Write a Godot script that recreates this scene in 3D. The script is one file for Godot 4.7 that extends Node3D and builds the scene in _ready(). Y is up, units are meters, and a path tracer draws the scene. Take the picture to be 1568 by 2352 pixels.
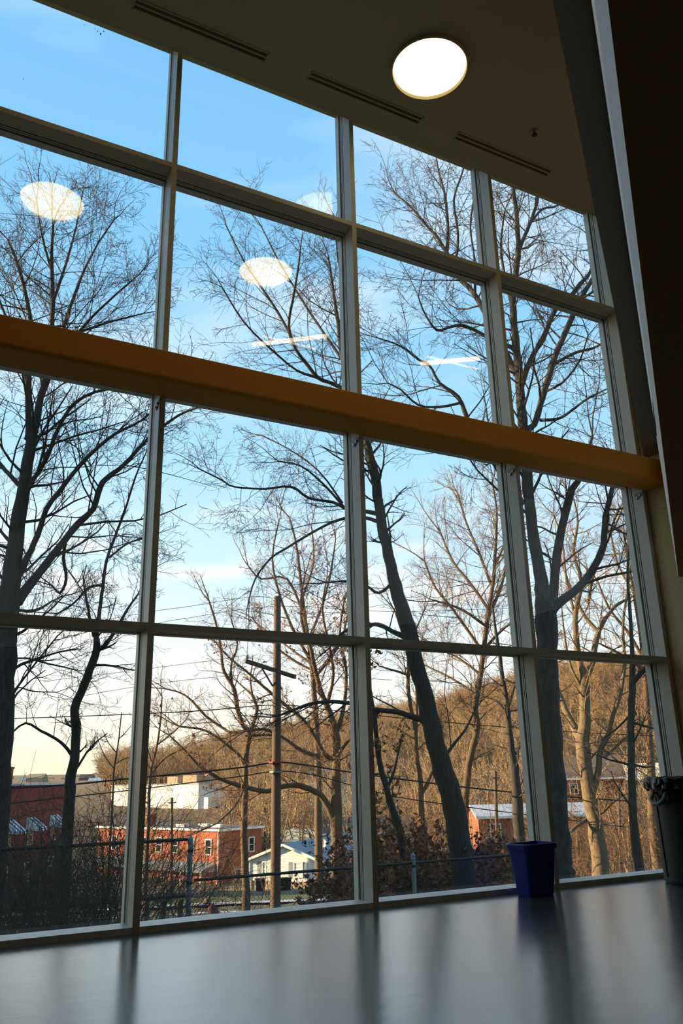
extends Node3D

# ---------------------------------------------------------------- camera model (photograph taken as 1568 x 2352)
const W := 1568.0
const H := 2352.0
const FOCAL := 1866.445
const CAM := Vector3(0.0, 0.85, 5.3224)
const YAW := 28.3478
const PITCH := 18.1559
const ROLL := -1.3519
var RX: Vector3
var RY: Vector3
var RZ: Vector3
var SUN_TRAVEL := Vector3(0.81, -0.165, 0.563)

var rng := RandomNumberGenerator.new()
var M := {}
var used_names := {}

func ray(x: float, y: float) -> Vector3:
	return (RZ + RX * (x - W / 2) / FOCAL - RY * (y - H / 2) / FOCAL).normalized()

func at(x: float, y: float, dist: float) -> Vector3:          # a pixel's direction, followed to a horizontal distance
	var d := ray(x, y)
	return CAM + d * dist / Vector2(d.x, d.z).length()

func on_y(x: float, y: float, h: float) -> Vector3:
	var d := ray(x, y)
	return CAM + d * (h - CAM.y) / d.y

func heading(x: float) -> float:
	var d := ray(x, 1790.0)
	return atan2(d.x, -d.z)

# ---------------------------------------------------------------- mesh collector
class MB:
	var v := PackedVector3Array()
	var n := PackedVector3Array()
	var i := PackedInt32Array()
	var c := PackedColorArray()

	func quad(a: Vector3, b: Vector3, d: Vector3, e: Vector3) -> void:
		var nn := (e - a).cross(b - a).normalized()
		var k := v.size()
		v.append(a); v.append(b); v.append(d); v.append(e)
		for q in 4:
			n.append(nn)
		i.append_array(PackedInt32Array([k, k + 1, k + 2, k, k + 2, k + 3]))

	func tri(a: Vector3, b: Vector3, d: Vector3) -> void:
		var nn := (d - a).cross(b - a).normalized()
		var k := v.size()
		v.append(a); v.append(b); v.append(d)
		for q in 3:
			n.append(nn)
		i.append_array(PackedInt32Array([k, k + 1, k + 2]))

	func box(mid: Vector3, size: Vector3, b := Basis.IDENTITY) -> void:
		var x := b.x * size.x / 2
		var y := b.y * size.y / 2
		var z := b.z * size.z / 2
		var p := [mid - x - y - z, mid + x - y - z, mid + x + y - z, mid - x + y - z, mid - x - y + z, mid + x - y + z, mid + x + y + z, mid - x + y + z]
		for f in [[0, 1, 2, 3], [5, 4, 7, 6], [4, 0, 3, 7], [1, 5, 6, 2], [3, 2, 6, 7], [4, 5, 1, 0]]:
			quad(p[f[0]], p[f[1]], p[f[2]], p[f[3]])

	func bar(a: Vector3, b: Vector3, w: float, h: float) -> void:      # a box from a to b
		var z := (b - a).normalized()
		var x := z.cross(Vector3.UP)
		x = Vector3.RIGHT if x.length() < 0.01 else x.normalized()
		box((a + b) / 2, Vector3(w, h, (b - a).length()), Basis(x, x.cross(z) * -1.0, z))

	func prism(poly: Array, axis: Vector3) -> void:                    # a flat outline pushed along axis
		var pts := PackedVector2Array()
		var u: Vector3 = (poly[1] - poly[0]).normalized()
		var w := axis.normalized().cross(u)
		for p in poly:
			pts.append(Vector2((p - poly[0]).dot(u), (p - poly[0]).dot(w)))
		var t := Geometry2D.triangulate_polygon(pts)
		for k in range(0, t.size(), 3):
			tri(poly[t[k]], poly[t[k + 1]], poly[t[k + 2]])
			tri(poly[t[k]] + axis, poly[t[k + 2]] + axis, poly[t[k + 1]] + axis)
		for k in poly.size():
			var a: Vector3 = poly[k]
			var b: Vector3 = poly[(k + 1) % poly.size()]
			quad(a, b, b + axis, a + axis)

	func tube(p: PackedVector3Array, r: PackedFloat32Array, sides: int, cap := false) -> void:
		var m := p.size()
		var base := v.size()
		var t := (p[1] - p[0]).normalized()
		var u := t.cross(Vector3.UP if absf(t.y) < 0.9 else Vector3.RIGHT).normalized()
		for k in m:
			if k > 0:
				t = (p[mini(k + 1, m - 1)] - p[k - 1]).normalized()
			u = (u - t * u.dot(t)).normalized()
			var w := t.cross(u)
			for s in sides:
				var a := TAU * s / sides
				var d := u * cos(a) + w * sin(a)
				v.append(p[k] + d * r[k])
				n.append(d)
		for k in m - 1:
			for s in sides:
				var a := base + k * sides + s
				var b := base + k * sides + (s + 1) % sides
				i.append(a); i.append(a + sides); i.append(b)
				i.append(b); i.append(a + sides); i.append(b + sides)
		if cap:
			for e in [0, m - 1]:
				for s in range(1, sides - 1):
					tri(v[base + e * sides], v[base + e * sides + s], v[base + e * sides + s + 1])

	func rod(a: Vector3, b: Vector3, r: float, sides := 6) -> void:
		tube(PackedVector3Array([a, b]), PackedFloat32Array([r, r]), sides, true)

	func lathe(mid: Vector3, prof: Array, sides := 32) -> void:        # prof: [radius, height] pairs
		for k in prof.size() - 1:
			var a: Array = prof[k]
			var b: Array = prof[k + 1]
			var base := v.size()
			var slope := Vector2(b[1] - a[1], a[0] - b[0]).normalized()
			for s in sides + 1:
				var g := TAU * s / sides
				var d := Vector3(cos(g), 0, sin(g))
				for q in [a, b]:
					v.append(mid + d * q[0] + Vector3.UP * q[1])
					n.append(d * slope.x + Vector3.UP * slope.y)
			for s in sides:
				var q := base + s * 2
				i.append_array(PackedInt32Array([q, q + 2, q + 1, q + 2, q + 3, q + 1]))

	func mesh(mat: Material) -> ArrayMesh:
		var arr := []
		arr.resize(Mesh.ARRAY_MAX)
		arr[Mesh.ARRAY_VERTEX] = v
		arr[Mesh.ARRAY_NORMAL] = n
		arr[Mesh.ARRAY_INDEX] = i
		if c.size() == v.size():
			arr[Mesh.ARRAY_COLOR] = c
		var me := ArrayMesh.new()
		me.add_surface_from_arrays(Mesh.PRIMITIVE_TRIANGLES, arr)
		me.surface_set_material(0, mat)
		return me

# ---------------------------------------------------------------- naming and tagging
func numbered(called: String) -> String:
	var k: int = used_names.get(called, 0)
	used_names[called] = k + 1
	return called if k == 0 else "%s_%03d" % [called, k]

func tag(o: Node, label: String, category: String, group := "", kind := "") -> Node:
	if label: o.set_meta("label", label)
	if category: o.set_meta("category", category)
	if group: o.set_meta("group", group)
	if kind: o.set_meta("kind", kind)
	return o

func thing(called: String, label: String, category: String, where := Vector3.ZERO, group := "", kind := "") -> Node3D:
	var o := Node3D.new()
	o.name = numbered(called)
	add_child(o)
	o.position = where
	tag(o, label, category, group, kind)
	return o

# part(): the collected shape is in world axes; the child is set back by where its thing stands
func part(called: String, mb: MB, mat: Material, parent: Node3D, kind := "", label := "") -> MeshInstance3D:
	var o := MeshInstance3D.new()
	o.name = called
	o.mesh = mb.mesh(mat)
	parent.add_child(o, true)
	if parent.get_parent() == self and not (parent is MeshInstance3D):
		o.position = -parent.position
	if kind: o.set_meta("kind", kind)
	if label: o.set_meta("label", label)
	return o

func single(called: String, mb: MB, mat: Material, label: String, category: String, group := "", kind := "") -> MeshInstance3D:
	var o := MeshInstance3D.new()
	o.name = numbered(called)
	o.mesh = mb.mesh(mat)
	add_child(o)
	tag(o, label, category, group, kind)
	return o

# ---------------------------------------------------------------- materials
func noise_image(freq: float, sd: int, size := 256, octaves := 4, kind := FastNoiseLite.TYPE_SIMPLEX_SMOOTH) -> Image:
	var f := FastNoiseLite.new()
	f.seed = sd
	f.noise_type = kind
	f.frequency = freq
	f.fractal_octaves = octaves
	return f.get_seamless_image(size, size)

func ramp(im: Image, a: Color, b: Color, power := 1.0) -> ImageTexture:
	var w := im.get_width()
	var out := Image.create(w, w, false, Image.FORMAT_RGB8)
	for y in w:
		for x in w:
			out.set_pixel(x, y, a.lerp(b, pow(im.get_pixel(x, y).r, power)))
	return ImageTexture.create_from_image(out)

func plain(color: Color, rough := 0.6, metal := 0.0) -> StandardMaterial3D:
	var m := StandardMaterial3D.new()
	m.albedo_color = color
	m.roughness = rough
	m.metallic = metal
	return m

func noisy(a: Color, b: Color, freq: float, scale: Vector3, sd: int, rough := 0.8, relief := 0.0, power := 1.0) -> StandardMaterial3D:
	var m := StandardMaterial3D.new()
	var im := noise_image(freq, sd)
	m.albedo_texture = ramp(im, a, b, power)
	m.uv1_triplanar = true
	m.uv1_world_triplanar = true
	m.uv1_scale = scale
	m.roughness = rough
	if relief > 0.0:
		var nm := noise_image(freq, sd)
		nm.convert(Image.FORMAT_RGBA8)
		nm.bump_map_to_normal_map(relief)
		m.normal_enabled = true
		m.normal_texture = ImageTexture.create_from_image(nm)
	return m

func glow(color: Color, energy: float) -> StandardMaterial3D:
	var m := plain(Color(0.9, 0.88, 0.8), 0.4)
	m.emission_enabled = true
	m.emission = color
	m.emission_energy_multiplier = energy
	return m

func make_materials() -> void:
	M.mullion = noisy(Color(0.68, 0.67, 0.62), Color(0.74, 0.73, 0.68), 0.02, Vector3(1.5, 1.5, 1.5), 3, 0.45)
	M.gasket = plain(Color(0.03, 0.05, 0.05), 0.6)
	M.sill = noisy(Color(0.74, 0.74, 0.72), Color(0.84, 0.84, 0.82), 0.03, Vector3(2, 2, 2), 5, 0.35)
	M.floor = noisy(Color(0.25, 0.25, 0.245), Color(0.32, 0.315, 0.305), 0.015, Vector3(0.25, 0.25, 1.1), 7, 0.2, 0.18)
	M.floor.metallic_specular = 0.7
	M.floor.clearcoat_enabled = true
	M.floor.clearcoat = 0.6
	M.floor.clearcoat_roughness = 0.2
	M.ceiling = noisy(Color(0.71, 0.67, 0.55), Color(0.74, 0.70, 0.58), 0.05, Vector3(3, 3, 3), 9, 0.9)
	M.wall_darkened = noisy(Color(0.36, 0.28, 0.19), Color(0.40, 0.31, 0.21), 0.04, Vector3(2, 2, 2), 15, 0.9)  # unseen walls, darkened to keep bounce light off the mullion fronts
	M.wall = noisy(Color(0.70, 0.64, 0.46), Color(0.73, 0.67, 0.49), 0.04, Vector3(2, 2, 2), 10, 0.9)
	M.header = noisy(Color(0.42, 0.38, 0.33), Color(0.45, 0.41, 0.36), 0.04, Vector3(2, 2, 2), 11, 0.9)
	M.soffit = noisy(Color(0.66, 0.47, 0.33), Color(0.70, 0.50, 0.36), 0.04, Vector3(2, 2, 2), 12, 0.9)
	M.white_trim = noisy(Color(0.89, 0.89, 0.89), Color(0.94, 0.94, 0.94), 0.03, Vector3(2, 0.4, 2), 13, 0.5)
	M.yellow = noisy(Color(0.80, 0.50, 0.045), Color(0.83, 0.53, 0.055), 0.03, Vector3(2, 2, 2), 14, 0.55)
	M.steel = plain(Color(0.62, 0.62, 0.6), 0.35, 0.7)
	M.black = plain(Color(0.02, 0.02, 0.02), 0.7)
	M.slot = plain(Color(0.62, 0.60, 0.54), 0.8)
	var g := StandardMaterial3D.new()
	g.transparency = BaseMaterial3D.TRANSPARENCY_ALPHA
	g.albedo_color = Color(0.9, 0.97, 0.95, 0.02)
	g.roughness = 0.0
	M.glass = g
	M.bin_blue = plain(Color(0.0, 0.09, 0.52), 0.4)
	M.can = plain(Color(0.14, 0.165, 0.165), 0.5)
	M.bag = plain(Color(0.02, 0.022, 0.025), 0.28)
	M.handle = plain(Color(0.45, 0.47, 0.43), 0.5)
	M.lamp = glow(Color(1.0, 0.90, 0.66), 2.2)
	M.lamp_bright = glow(Color(1.0, 0.90, 0.66), 6.0)
	M.tube = glow(Color(1.0, 0.86, 0.66), 6.0)
	# out of doors
	M.bark_dark = noisy(Color(0.09, 0.08, 0.07), Color(0.25, 0.23, 0.20), 0.03, Vector3(2.2, 0.35, 2.2), 21, 0.95, 3.0)
	M.bark_brown = noisy(Color(0.24, 0.19, 0.14), Color(0.42, 0.34, 0.25), 0.03, Vector3(2.0, 0.4, 2.0), 22, 0.95, 2.5)
	M.bark_pale = noisy(Color(0.27, 0.23, 0.17), Color(0.48, 0.42, 0.32), 0.03, Vector3(2.0, 0.4, 2.0), 23, 0.95, 2.5)
	M.bark_grey = noisy(Color(0.09, 0.085, 0.075), Color(0.29, 0.275, 0.25), 0.03, Vector3(2.0, 0.35, 2.0), 24, 0.95, 2.5)
	M.twig = plain(Color(0.21, 0.165, 0.13), 0.9)
	M.twig_warm = plain(Color(0.45, 0.34, 0.23), 0.9)
	M.brush = plain(Color(0.25, 0.215, 0.17), 0.95)
	M.ground = noisy(Color(0.22, 0.20, 0.13), Color(0.40, 0.36, 0.24), 0.02, Vector3(0.12, 0.12, 0.12), 25, 1.0)
	M.hill = noisy(Color(0.30, 0.23, 0.15), Color(0.42, 0.33, 0.22), 0.05, Vector3(0.03, 0.03, 0.03), 26, 1.0)
	M.woods = plain(Color(0.56, 0.47, 0.35), 1.0)
	M.pole = noisy(Color(0.25, 0.205, 0.16), Color(0.36, 0.30, 0.235), 0.03, Vector3(3, 0.3, 3), 27, 0.9)
	M.door_wood = noisy(Color(0.42, 0.24, 0.13), Color(0.52, 0.30, 0.17), 0.03, Vector3(3, 0.3, 3), 28, 0.9)
	M.wire = plain(Color(0.05, 0.05, 0.05), 0.7)
	M.galv = plain(Color(0.40, 0.45, 0.48), 0.5, 0.3)
	M.rail = plain(Color(0.10, 0.10, 0.10), 0.6, 0.2)
	M.brick = noisy(Color(0.50, 0.27, 0.19), Color(0.62, 0.37, 0.27), 0.08, Vector3(0.5, 0.9, 0.5), 29, 0.95)
	M.brick_shaded = noisy(Color(0.42, 0.18, 0.14), Color(0.50, 0.24, 0.19), 0.08, Vector3(0.5, 0.9, 0.5), 30, 0.95)  # darker copy of the brick; the left block's shade is in its colour
	M.white_paint = noisy(Color(0.82, 0.83, 0.80), Color(0.90, 0.90, 0.87), 0.03, Vector3(0.3, 0.3, 0.3), 31, 0.8)
	M.cream = noisy(Color(0.86, 0.82, 0.68), Color(0.92, 0.88, 0.74), 0.03, Vector3(0.3, 0.3, 0.3), 32, 0.8)
	M.found = noisy(Color(0.60, 0.52, 0.42), Color(0.68, 0.60, 0.49), 0.05, Vector3(0.5, 0.5, 0.5), 33, 0.9)
	M.roof_grey = noisy(Color(0.42, 0.46, 0.48), Color(0.50, 0.54, 0.56), 0.06, Vector3(0.5, 0.5, 0.5), 34, 0.9)
	M.roof_dark = noisy(Color(0.26, 0.26, 0.25), Color(0.34, 0.34, 0.32), 0.06, Vector3(0.5, 0.5, 0.5), 35, 0.9)
	M.roof_brown = noisy(Color(0.38, 0.31, 0.25), Color(0.46, 0.38, 0.31), 0.06, Vector3(0.5, 0.5, 0.5), 36, 0.9)
	M.red = plain(Color(0.62, 0.13, 0.11), 0.8)
	M.pane_dark = plain(Color(0.06, 0.08, 0.09), 0.12)
	M.pane_pale = plain(Color(0.66, 0.64, 0.52), 0.4)
	M.shutter = plain(Color(0.48, 0.53, 0.55), 0.7)
	M.awn_white = plain(Color(0.78, 0.82, 0.85), 0.7)
	M.awn_dark = plain(Color(0.20, 0.10, 0.14), 0.7)
	M.concrete = noisy(Color(0.66, 0.67, 0.68), Color(0.78, 0.78, 0.78), 0.04, Vector3(0.4, 0.4, 0.4), 37, 0.9)
	M.asphalt = noisy(Color(0.24, 0.24, 0.25), Color(0.30, 0.30, 0.31), 0.06, Vector3(0.5, 0.5, 0.5), 38, 0.95)
	M.grass = noisy(Color(0.25, 0.29, 0.14), Color(0.36, 0.38, 0.20), 0.05, Vector3(0.3, 0.3, 0.3), 39, 1.0)
	M.wheelie = plain(Color(0.08, 0.09, 0.11), 0.5)
	M.skin = plain(Color(0.62, 0.44, 0.36), 0.6)
	M.hair = plain(Color(0.40, 0.36, 0.33), 0.8)
	M.jacket = plain(Color(0.25, 0.05, 0.08), 0.9)
	M.jeans = plain(Color(0.14, 0.18, 0.26), 0.9)
	M.car_white = plain(Color(0.85, 0.85, 0.84), 0.3)
	M.car_blue = plain(Color(0.13, 0.2, 0.3), 0.3)
	M.tyre = plain(Color(0.03, 0.03, 0.03), 0.8)
	var lf := plain(Color(1, 1, 1), 0.9)
	lf.vertex_color_use_as_albedo = true
	lf.backlight_enabled = true
	lf.backlight = Color(0.35, 0.3, 0.25)
	M.leaf = lf
	M.shade_block_brick = noisy(Color(0.55, 0.42, 0.34), Color(0.62, 0.48, 0.39), 0.05, Vector3(0.4, 0.4, 0.4), 40, 0.9)  # walls of the added block that shades the near trees

# ---------------------------------------------------------------- sky
func make_sky() -> Sky:
	var w := 1024
	var h := 512
	var im := Image.create(w, h, false, Image.FORMAT_RGBF)
	var f := FastNoiseLite.new()
	f.seed = 5
	f.frequency = 1.0
	f.fractal_octaves = 5
	var stops := [[0.0, Color(0.86, 0.78, 0.56)], [2.0, Color(0.90, 0.86, 0.68)], [5.0, Color(0.86, 0.90, 0.84)], [9.0, Color(0.74, 0.88, 0.95)], [14.0, Color(0.54, 0.80, 0.97)], [22.0, Color(0.36, 0.70, 0.96)], [34.0, Color(0.245, 0.595, 0.94)], [50.0, Color(0.20, 0.53, 0.91)], [90.0, Color(0.13, 0.42, 0.84)]]
	var sun := -SUN_TRAVEL.normalized()
	for y in h:
		var e := 90.0 - (y + 0.5) / h * 180.0
		for x in w:
			if e < 0.0:
				im.set_pixel(x, y, Color(0.2, 0.18, 0.13))
				continue
			var az := (x + 0.5) / w * TAU
			var d := Vector3(sin(az) * cos(deg_to_rad(e)), sin(deg_to_rad(e)), -cos(az) * cos(deg_to_rad(e)))
			var c: Color = stops[-1][1]
			for k in stops.size() - 1:
				if e < stops[k + 1][0]:
					c = stops[k][1].lerp(stops[k + 1][1], (e - stops[k][0]) / (stops[k + 1][0] - stops[k][0]))
					break
			# high thin cloud, drawn out along one direction, and low banks of cloud
			var q := Vector3(d.x / (d.y + 0.25), 0.0, d.z / (d.y + 0.25))
			var hi := f.get_noise_3d(q.x * 1.1 + q.z * 0.5, q.z * 3.0 - q.x * 1.6, 3.0)
			var cir := clampf(hi * 2.0 + 0.05, 0.0, 1.0) * smoothstep(12.0, 26.0, e) * 0.6
			c = c.lerp(Color(0.80, 0.92, 1.0), cir)
			var lo := f.get_noise_3d(az * 5.0, e * 0.42, 9.0)
			var bank := clampf(lo * 2.4 + 0.05, 0.0, 1.0) * smoothstep(4.0, 8.0, e) * (1.0 - smoothstep(13.0, 21.0, e))
			c = c.lerp(Color(0.98, 0.96, 0.93), bank * 0.75)
			# the air is brighter towards the low sun
			var s := pow(clampf(d.dot(sun) * 0.5 + 0.5, 0.0, 1.0), 3.0)
			c = c + Color(0.42, 0.30, 0.14) * s * (1.0 - smoothstep(0.0, 45.0, e))
			im.set_pixel(x, y, c)
	var pm := PanoramaSkyMaterial.new()
	pm.panorama = ImageTexture.create_from_image(im)
	var sky := Sky.new()
	sky.sky_material = pm
	return sky

# ================================================================= the scene
func _ready() -> void:
	rng.seed = 20240
	var yaw := deg_to_rad(YAW)
	var pit := deg_to_rad(PITCH)
	var rol := deg_to_rad(ROLL)
	var fwd := Vector3(sin(yaw) * cos(pit), sin(pit), -cos(yaw) * cos(pit))
	var right := Vector3(cos(yaw), 0, sin(yaw))
	var up := right.cross(fwd)
	RX = right * cos(rol) + up * sin(rol)
	RY = up * cos(rol) - right * sin(rol)
	RZ = fwd
	var cam := Camera3D.new()
	cam.name = "camera"
	cam.transform = Transform3D(Basis(RX, RY, -RZ), CAM)
	cam.fov = rad_to_deg(2.0 * atan(H / 2 / FOCAL))
	cam.near = 0.05
	cam.far = 6000.0
	add_child(cam)
	cam.current = true

	var env := Environment.new()
	env.background_mode = Environment.BG_SKY
	env.sky = make_sky()
	env.tonemap_mode = Environment.TONE_MAPPER_LINEAR
	env.tonemap_exposure = 1.25
	env.sdfgi_enabled = true
	env.ssao_enabled = true
	env.ssil_enabled = true
	var we := WorldEnvironment.new()
	we.name = "world_environment"
	we.environment = env
	add_child(we)

	var sun := DirectionalLight3D.new()
	sun.name = "sun"
	sun.light_color = Color(1.0, 0.86, 0.66)
	sun.light_energy = 5.0
	sun.light_angular_distance = 0.53
	sun.shadow_enabled = true
	add_child(sun)
	sun.look_at_from_position(Vector3.ZERO, SUN_TRAVEL, Vector3.UP)

	make_materials()
	build_room()
	build_window()
	build_room_things()
	build_land()
	build_houses()
	build_fence_and_pole()
	build_person()
	build_trees()
	build_brush()

# ---------------------------------------------------------------- room
const YC := 6.732          # ceiling
const Y_SILL := 0.0367
const Y_T1 := 1.864
const Y_TB := 3.66
const Y_T2 := 5.608
const MW := 0.0432
const MULL := [-1.865, -0.235, 1.3946, 3.0483, 4.6784, 6.2868]
const ZG := -0.185
const SLOTS := [[0.947, 2.075], [2.49, 3.647], [4.063, 5.227]]
const SLOT_Z := 0.312
const XW := 6.35           # end wall

func struct(called: String, mb: MB, mat: Material, label := "") -> MeshInstance3D:
	return single(called, mb, mat, label, "", "", "structure")

func bx(x0: float, x1: float, y0: float, y1: float, z0: float, z1: float) -> MB:
	var mb := MB.new()
	mb.box(Vector3((x0 + x1) / 2, (y0 + y1) / 2, (z0 + z1) / 2), Vector3(x1 - x0, y1 - y0, z1 - z0))
	return mb

func build_room() -> void:
	struct("floor", bx(-6, XW + 0.2, -0.25, 0.0, -0.02, 12), M.floor, "glossy dark grey floor reflecting the window")
	# the ceiling is cut open over each slot diffuser
	var cl := MB.new()
	var cuts := [[-6.0, SLOTS[0][0]], [SLOTS[0][1], SLOTS[1][0]], [SLOTS[1][1], SLOTS[2][0]], [SLOTS[2][1], XW + 0.2]]
	var parts := [[-6.0, XW + 0.2, 0.02, SLOT_Z - 0.045], [-6.0, XW + 0.2, SLOT_Z + 0.045, 12.0]]
	for c in cuts:
		parts.append([c[0], c[1], SLOT_Z - 0.045, SLOT_Z + 0.045])
	for c in parts:
		cl.box(Vector3((c[0] + c[1]) / 2, YC + 0.15, (c[2] + c[3]) / 2), Vector3(c[1] - c[0], 0.3, c[3] - c[2]))
	struct("ceiling", cl, M.ceiling, "high plain cream ceiling")
	struct("wall_right", bx(XW, XW + 0.25, -0.25, YC + 0.3, -0.26, 12), M.wall, "beige end wall beside the window")
	struct("wall_back", bx(-6, XW + 0.2, -0.25, YC + 0.3, 12, 12.25), M.wall_darkened, "wall behind the viewer, darkened brown to dim the room")
	struct("wall_left", bx(-6.25, -6, -0.25, YC + 0.3, -0.26, 12), M.wall_darkened, "wall on the far left, darkened brown to dim the room")
	struct("wall_front", bx(-6, MULL[0], -0.25, YC + 0.3, -0.26, 0.0), M.wall, "solid wall left of the window")
	struct("wall_base", bx(MULL[0], XW, -2.6, -0.02, -0.26, -0.02), M.concrete, "foundation wall under the window")
	struct("wall_head", bx(MULL[0], XW, YC + 0.26, YC + 1.2, -0.26, 0.02), M.wall, "wall over the top of the window")
	# header: a deep wall hung from the ceiling, running slantwise to the window
	var a0 := on_y(1268, 0, 3.85)
	var a1 := on_y(1480, 1062, 3.85)
	var b0 := on_y(1362, 0, 3.85)
	var b1 := on_y(1512, 1000, 3.85)
	a0 += (a0 - a1) * 1.2
	b0 += (b0 - b1) * 1.2
	a1 = a1 + (a1 - a0) * ((XW - a1.x) / (a1.x - a0.x))
	b1 = b1 + (b1 - b0) * ((XW - b1.x) / (b1.x - b0.x))
	a1.z = maxf(a1.z, 0.03)
	b1.z = maxf(b1.z, a1.z + 0.05)
	var hd := MB.new()
	hd.prism([a0, a1, b1, b0], Vector3(0, 1.15, 0))
	struct("trim_1", hd, M.header, "dark gallery parapet above the yellow beam's end")
	# gallery: a lower floor edge with a white bevelled fascia and a brown underside
	var ys := 2.40
	var yl := 2.56
	var r0 := on_y(1395, 0, ys)
	var r1 := on_y(1557.5, 1325, ys)
	var l0 := on_y(1364, 0, yl)
	var l1 := on_y(1556, 1320, yl)
	var far := on_y(1568, 1325.5, ys) - r1
	var f1 := r1 + far * ((XW - r1.x) / far.x)
	r0 += (r0 - r1) * 1.6
	l0 += (l0 - l1) * 1.6
	var t := Vector3(0, 3.85 - ys, 0)
	var tl := Vector3(0, 3.85 - yl, 0)
	var g := thing("trim_2", "brown underside of a gallery with a white bevelled edge", "", Vector3(f1.x, ys, f1.z), "", "structure")
	var un := MB.new()
	var e0 := Vector3(XW, ys, 11.9)
	var e1 := Vector3(r0.x, ys, 11.9)
	un.prism([r0, r1, f1, e0, e1], Vector3(0, 0.06, 0))
	part("underside", un, M.soffit, g)
	var fa := MB.new()
	fa.quad(l0, l1, r1, r0)
	fa.tri(l1, r1, r1 + t)
	fa.tri(l1, r1 + t, l1 + tl)
	fa.quad(l0 + tl, l1 + tl, l1, l0)
	part("fascia", fa, M.white_trim, g, "", "white bevelled edge")
	var en := MB.new()
	en.quad(r1, f1, f1 + t, r1 + t)
	part("end_panel", en, M.soffit, g)
	var pn := (l1 - l0).cross(r0 - l0).normalized()
	for s in [[1464, 612, 1485, 758], [1499, 915, 1506, 1000]]:
		var q := []
		for k in 2:
			var d := ray(s[k * 2], s[k * 2 + 1])
			q.append(CAM + d * ((l0 - CAM).dot(pn) / d.dot(pn)))
		var mb := MB.new()
		mb.bar(q[0], q[1], 0.008, 0.008)
		part("joint", mb, M.gasket, g)

func build_window() -> void:
	var w := thing("window_1", "tall gridded glass wall of pale metal mullions and transoms", "", Vector3(MULL[0], 0, 0), "", "structure")
	var top := YC + 0.28
	for x in MULL:
		var mb := bx(x, x + MW, 0.0, top, -0.13, 0.0)
		var o := part("mullion", mb, M.mullion, w)
		var gk := bx(x + 0.004, x + MW - 0.004, 0.0, top, -0.19, -0.129)
		part("gasket", gk, M.gasket, o)
		var st := MB.new()
		for z in [[-0.154, -0.141], [-0.176, -0.161]]:
			st.box(Vector3(x + MW / 2, top / 2, (z[0] + z[1]) / 2), Vector3(MW - 0.001, top, z[1] - z[0]))
		part("glazing_stop", st, M.mullion, o)
		part("cover_cap", bx(x - 0.006, x + MW + 0.006, -0.2, top, -0.26, -0.197), M.mullion, o)
	for b in MULL.size() - 1:
		var x0: float = MULL[b] + MW
		var x1: float = MULL[b + 1]
		for y in [Y_T1, Y_TB, Y_T2]:
			var o := part("transom", bx(x0, x1, y - MW, y, -0.13, -0.0015), M.mullion, w)
			part("gasket", bx(x0, x1, y - MW + 0.004, y - 0.004, -0.19, -0.129), M.gasket, o)
			var st := MB.new()
			for z in [[-0.154, -0.141], [-0.176, -0.161]]:
				st.box(Vector3((x0 + x1) / 2, y - MW / 2, (z[0] + z[1]) / 2), Vector3(x1 - x0, MW - 0.001, z[1] - z[0]))
			part("glazing_stop", st, M.mullion, o)
			part("cover_cap", bx(x0, x1, y - MW, y, -0.26, -0.197), M.mullion, o)
		part("sill", bx(x0, x1, 0.0, Y_SILL, -0.2, -0.0015), M.sill, w)
		for r in [[Y_SILL, Y_T1 - MW], [Y_T1, Y_TB - MW], [Y_TB, Y_T2 - MW], [Y_T2, top]]:
			part("pane", bx(x0 - 0.004, x1 + 0.004, r[0] - 0.004, r[1] + 0.004, ZG - 0.004, ZG + 0.004), M.glass, w)
	# gap between the last mullion and the end wall
	part("jamb", bx(MULL[5] + MW, XW, 0.0, top, -0.2, -0.05), M.gasket, w)
	var spots := MB.new()
	for s in [[231, 78, 0.006], [224, 72, 0.004], [238, 72, 0.005], [194, 57, 0.003], [218, 66, 0.003], [54, 181, 0.003]]:
		var d := ray(s[0], s[1])
		var p := CAM + d * ((ZG + 0.005 - CAM.z) / d.z)
		spots.lathe(p - Vector3(0, s[2] * 2, 0), [[0.001, 0.0], [s[2] * 0.8, s[2] * 1.5], [s[2], s[2] * 2.5], [0.001, s[2] * 4]], 8)
	part("dirt_spots", spots, M.black, w, "stuff")

func round_rect(w: float, d: float, r: float, y: float) -> PackedVector3Array:
	var p := PackedVector3Array()
	for c in 4:
		var cx := (w / 2 - r) * (1 if c == 0 or c == 3 else -1)
		var cz := (d / 2 - r) * (1 if c < 2 else -1)
		for k in 6:
			var a := PI / 2 * c + PI / 2 * k / 5
			p.append(Vector3(cx + r * cos(a), y, cz + r * sin(a)))
	return p

func loft(mb: MB, rings: Array, xf: Transform3D) -> void:
	for k in rings.size() - 1:
		var a: PackedVector3Array = rings[k]
		var b: PackedVector3Array = rings[k + 1]
		var m := a.size()
		var base := mb.v.size()
		for s in m:
			var nn := (a[(s + 1) % m] - a[(s + m - 1) % m]).cross(b[s] - a[s]).normalized() * -1.0
			mb.v.append(xf * a[s]); mb.n.append(xf.basis * nn)
			mb.v.append(xf * b[s]); mb.n.append(xf.basis * nn)
		for s in m:
			var q := base + s * 2
			var r := base + ((s + 1) % m) * 2
			mb.i.append_array(PackedInt32Array([q, r, q + 1, r, r + 1, q + 1]))

func area_light(o: Node3D, called: String, where: Vector3, size: Vector2, color: Color, energy: float, towards: Vector3) -> void:
	var l := AreaLight3D.new()
	l.name = called
	l.area_size = size
	l.light_color = color
	l.light_energy = energy
	l.area_range = 40.0
	l.area_attenuation = 2.0
	l.shadow_enabled = true
	o.add_child(l)
	var up := Vector3.FORWARD if absf(towards.y) > 0.9 else Vector3.UP
	l.basis = Basis.looking_at(towards, up)
	l.position = where - o.position

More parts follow.
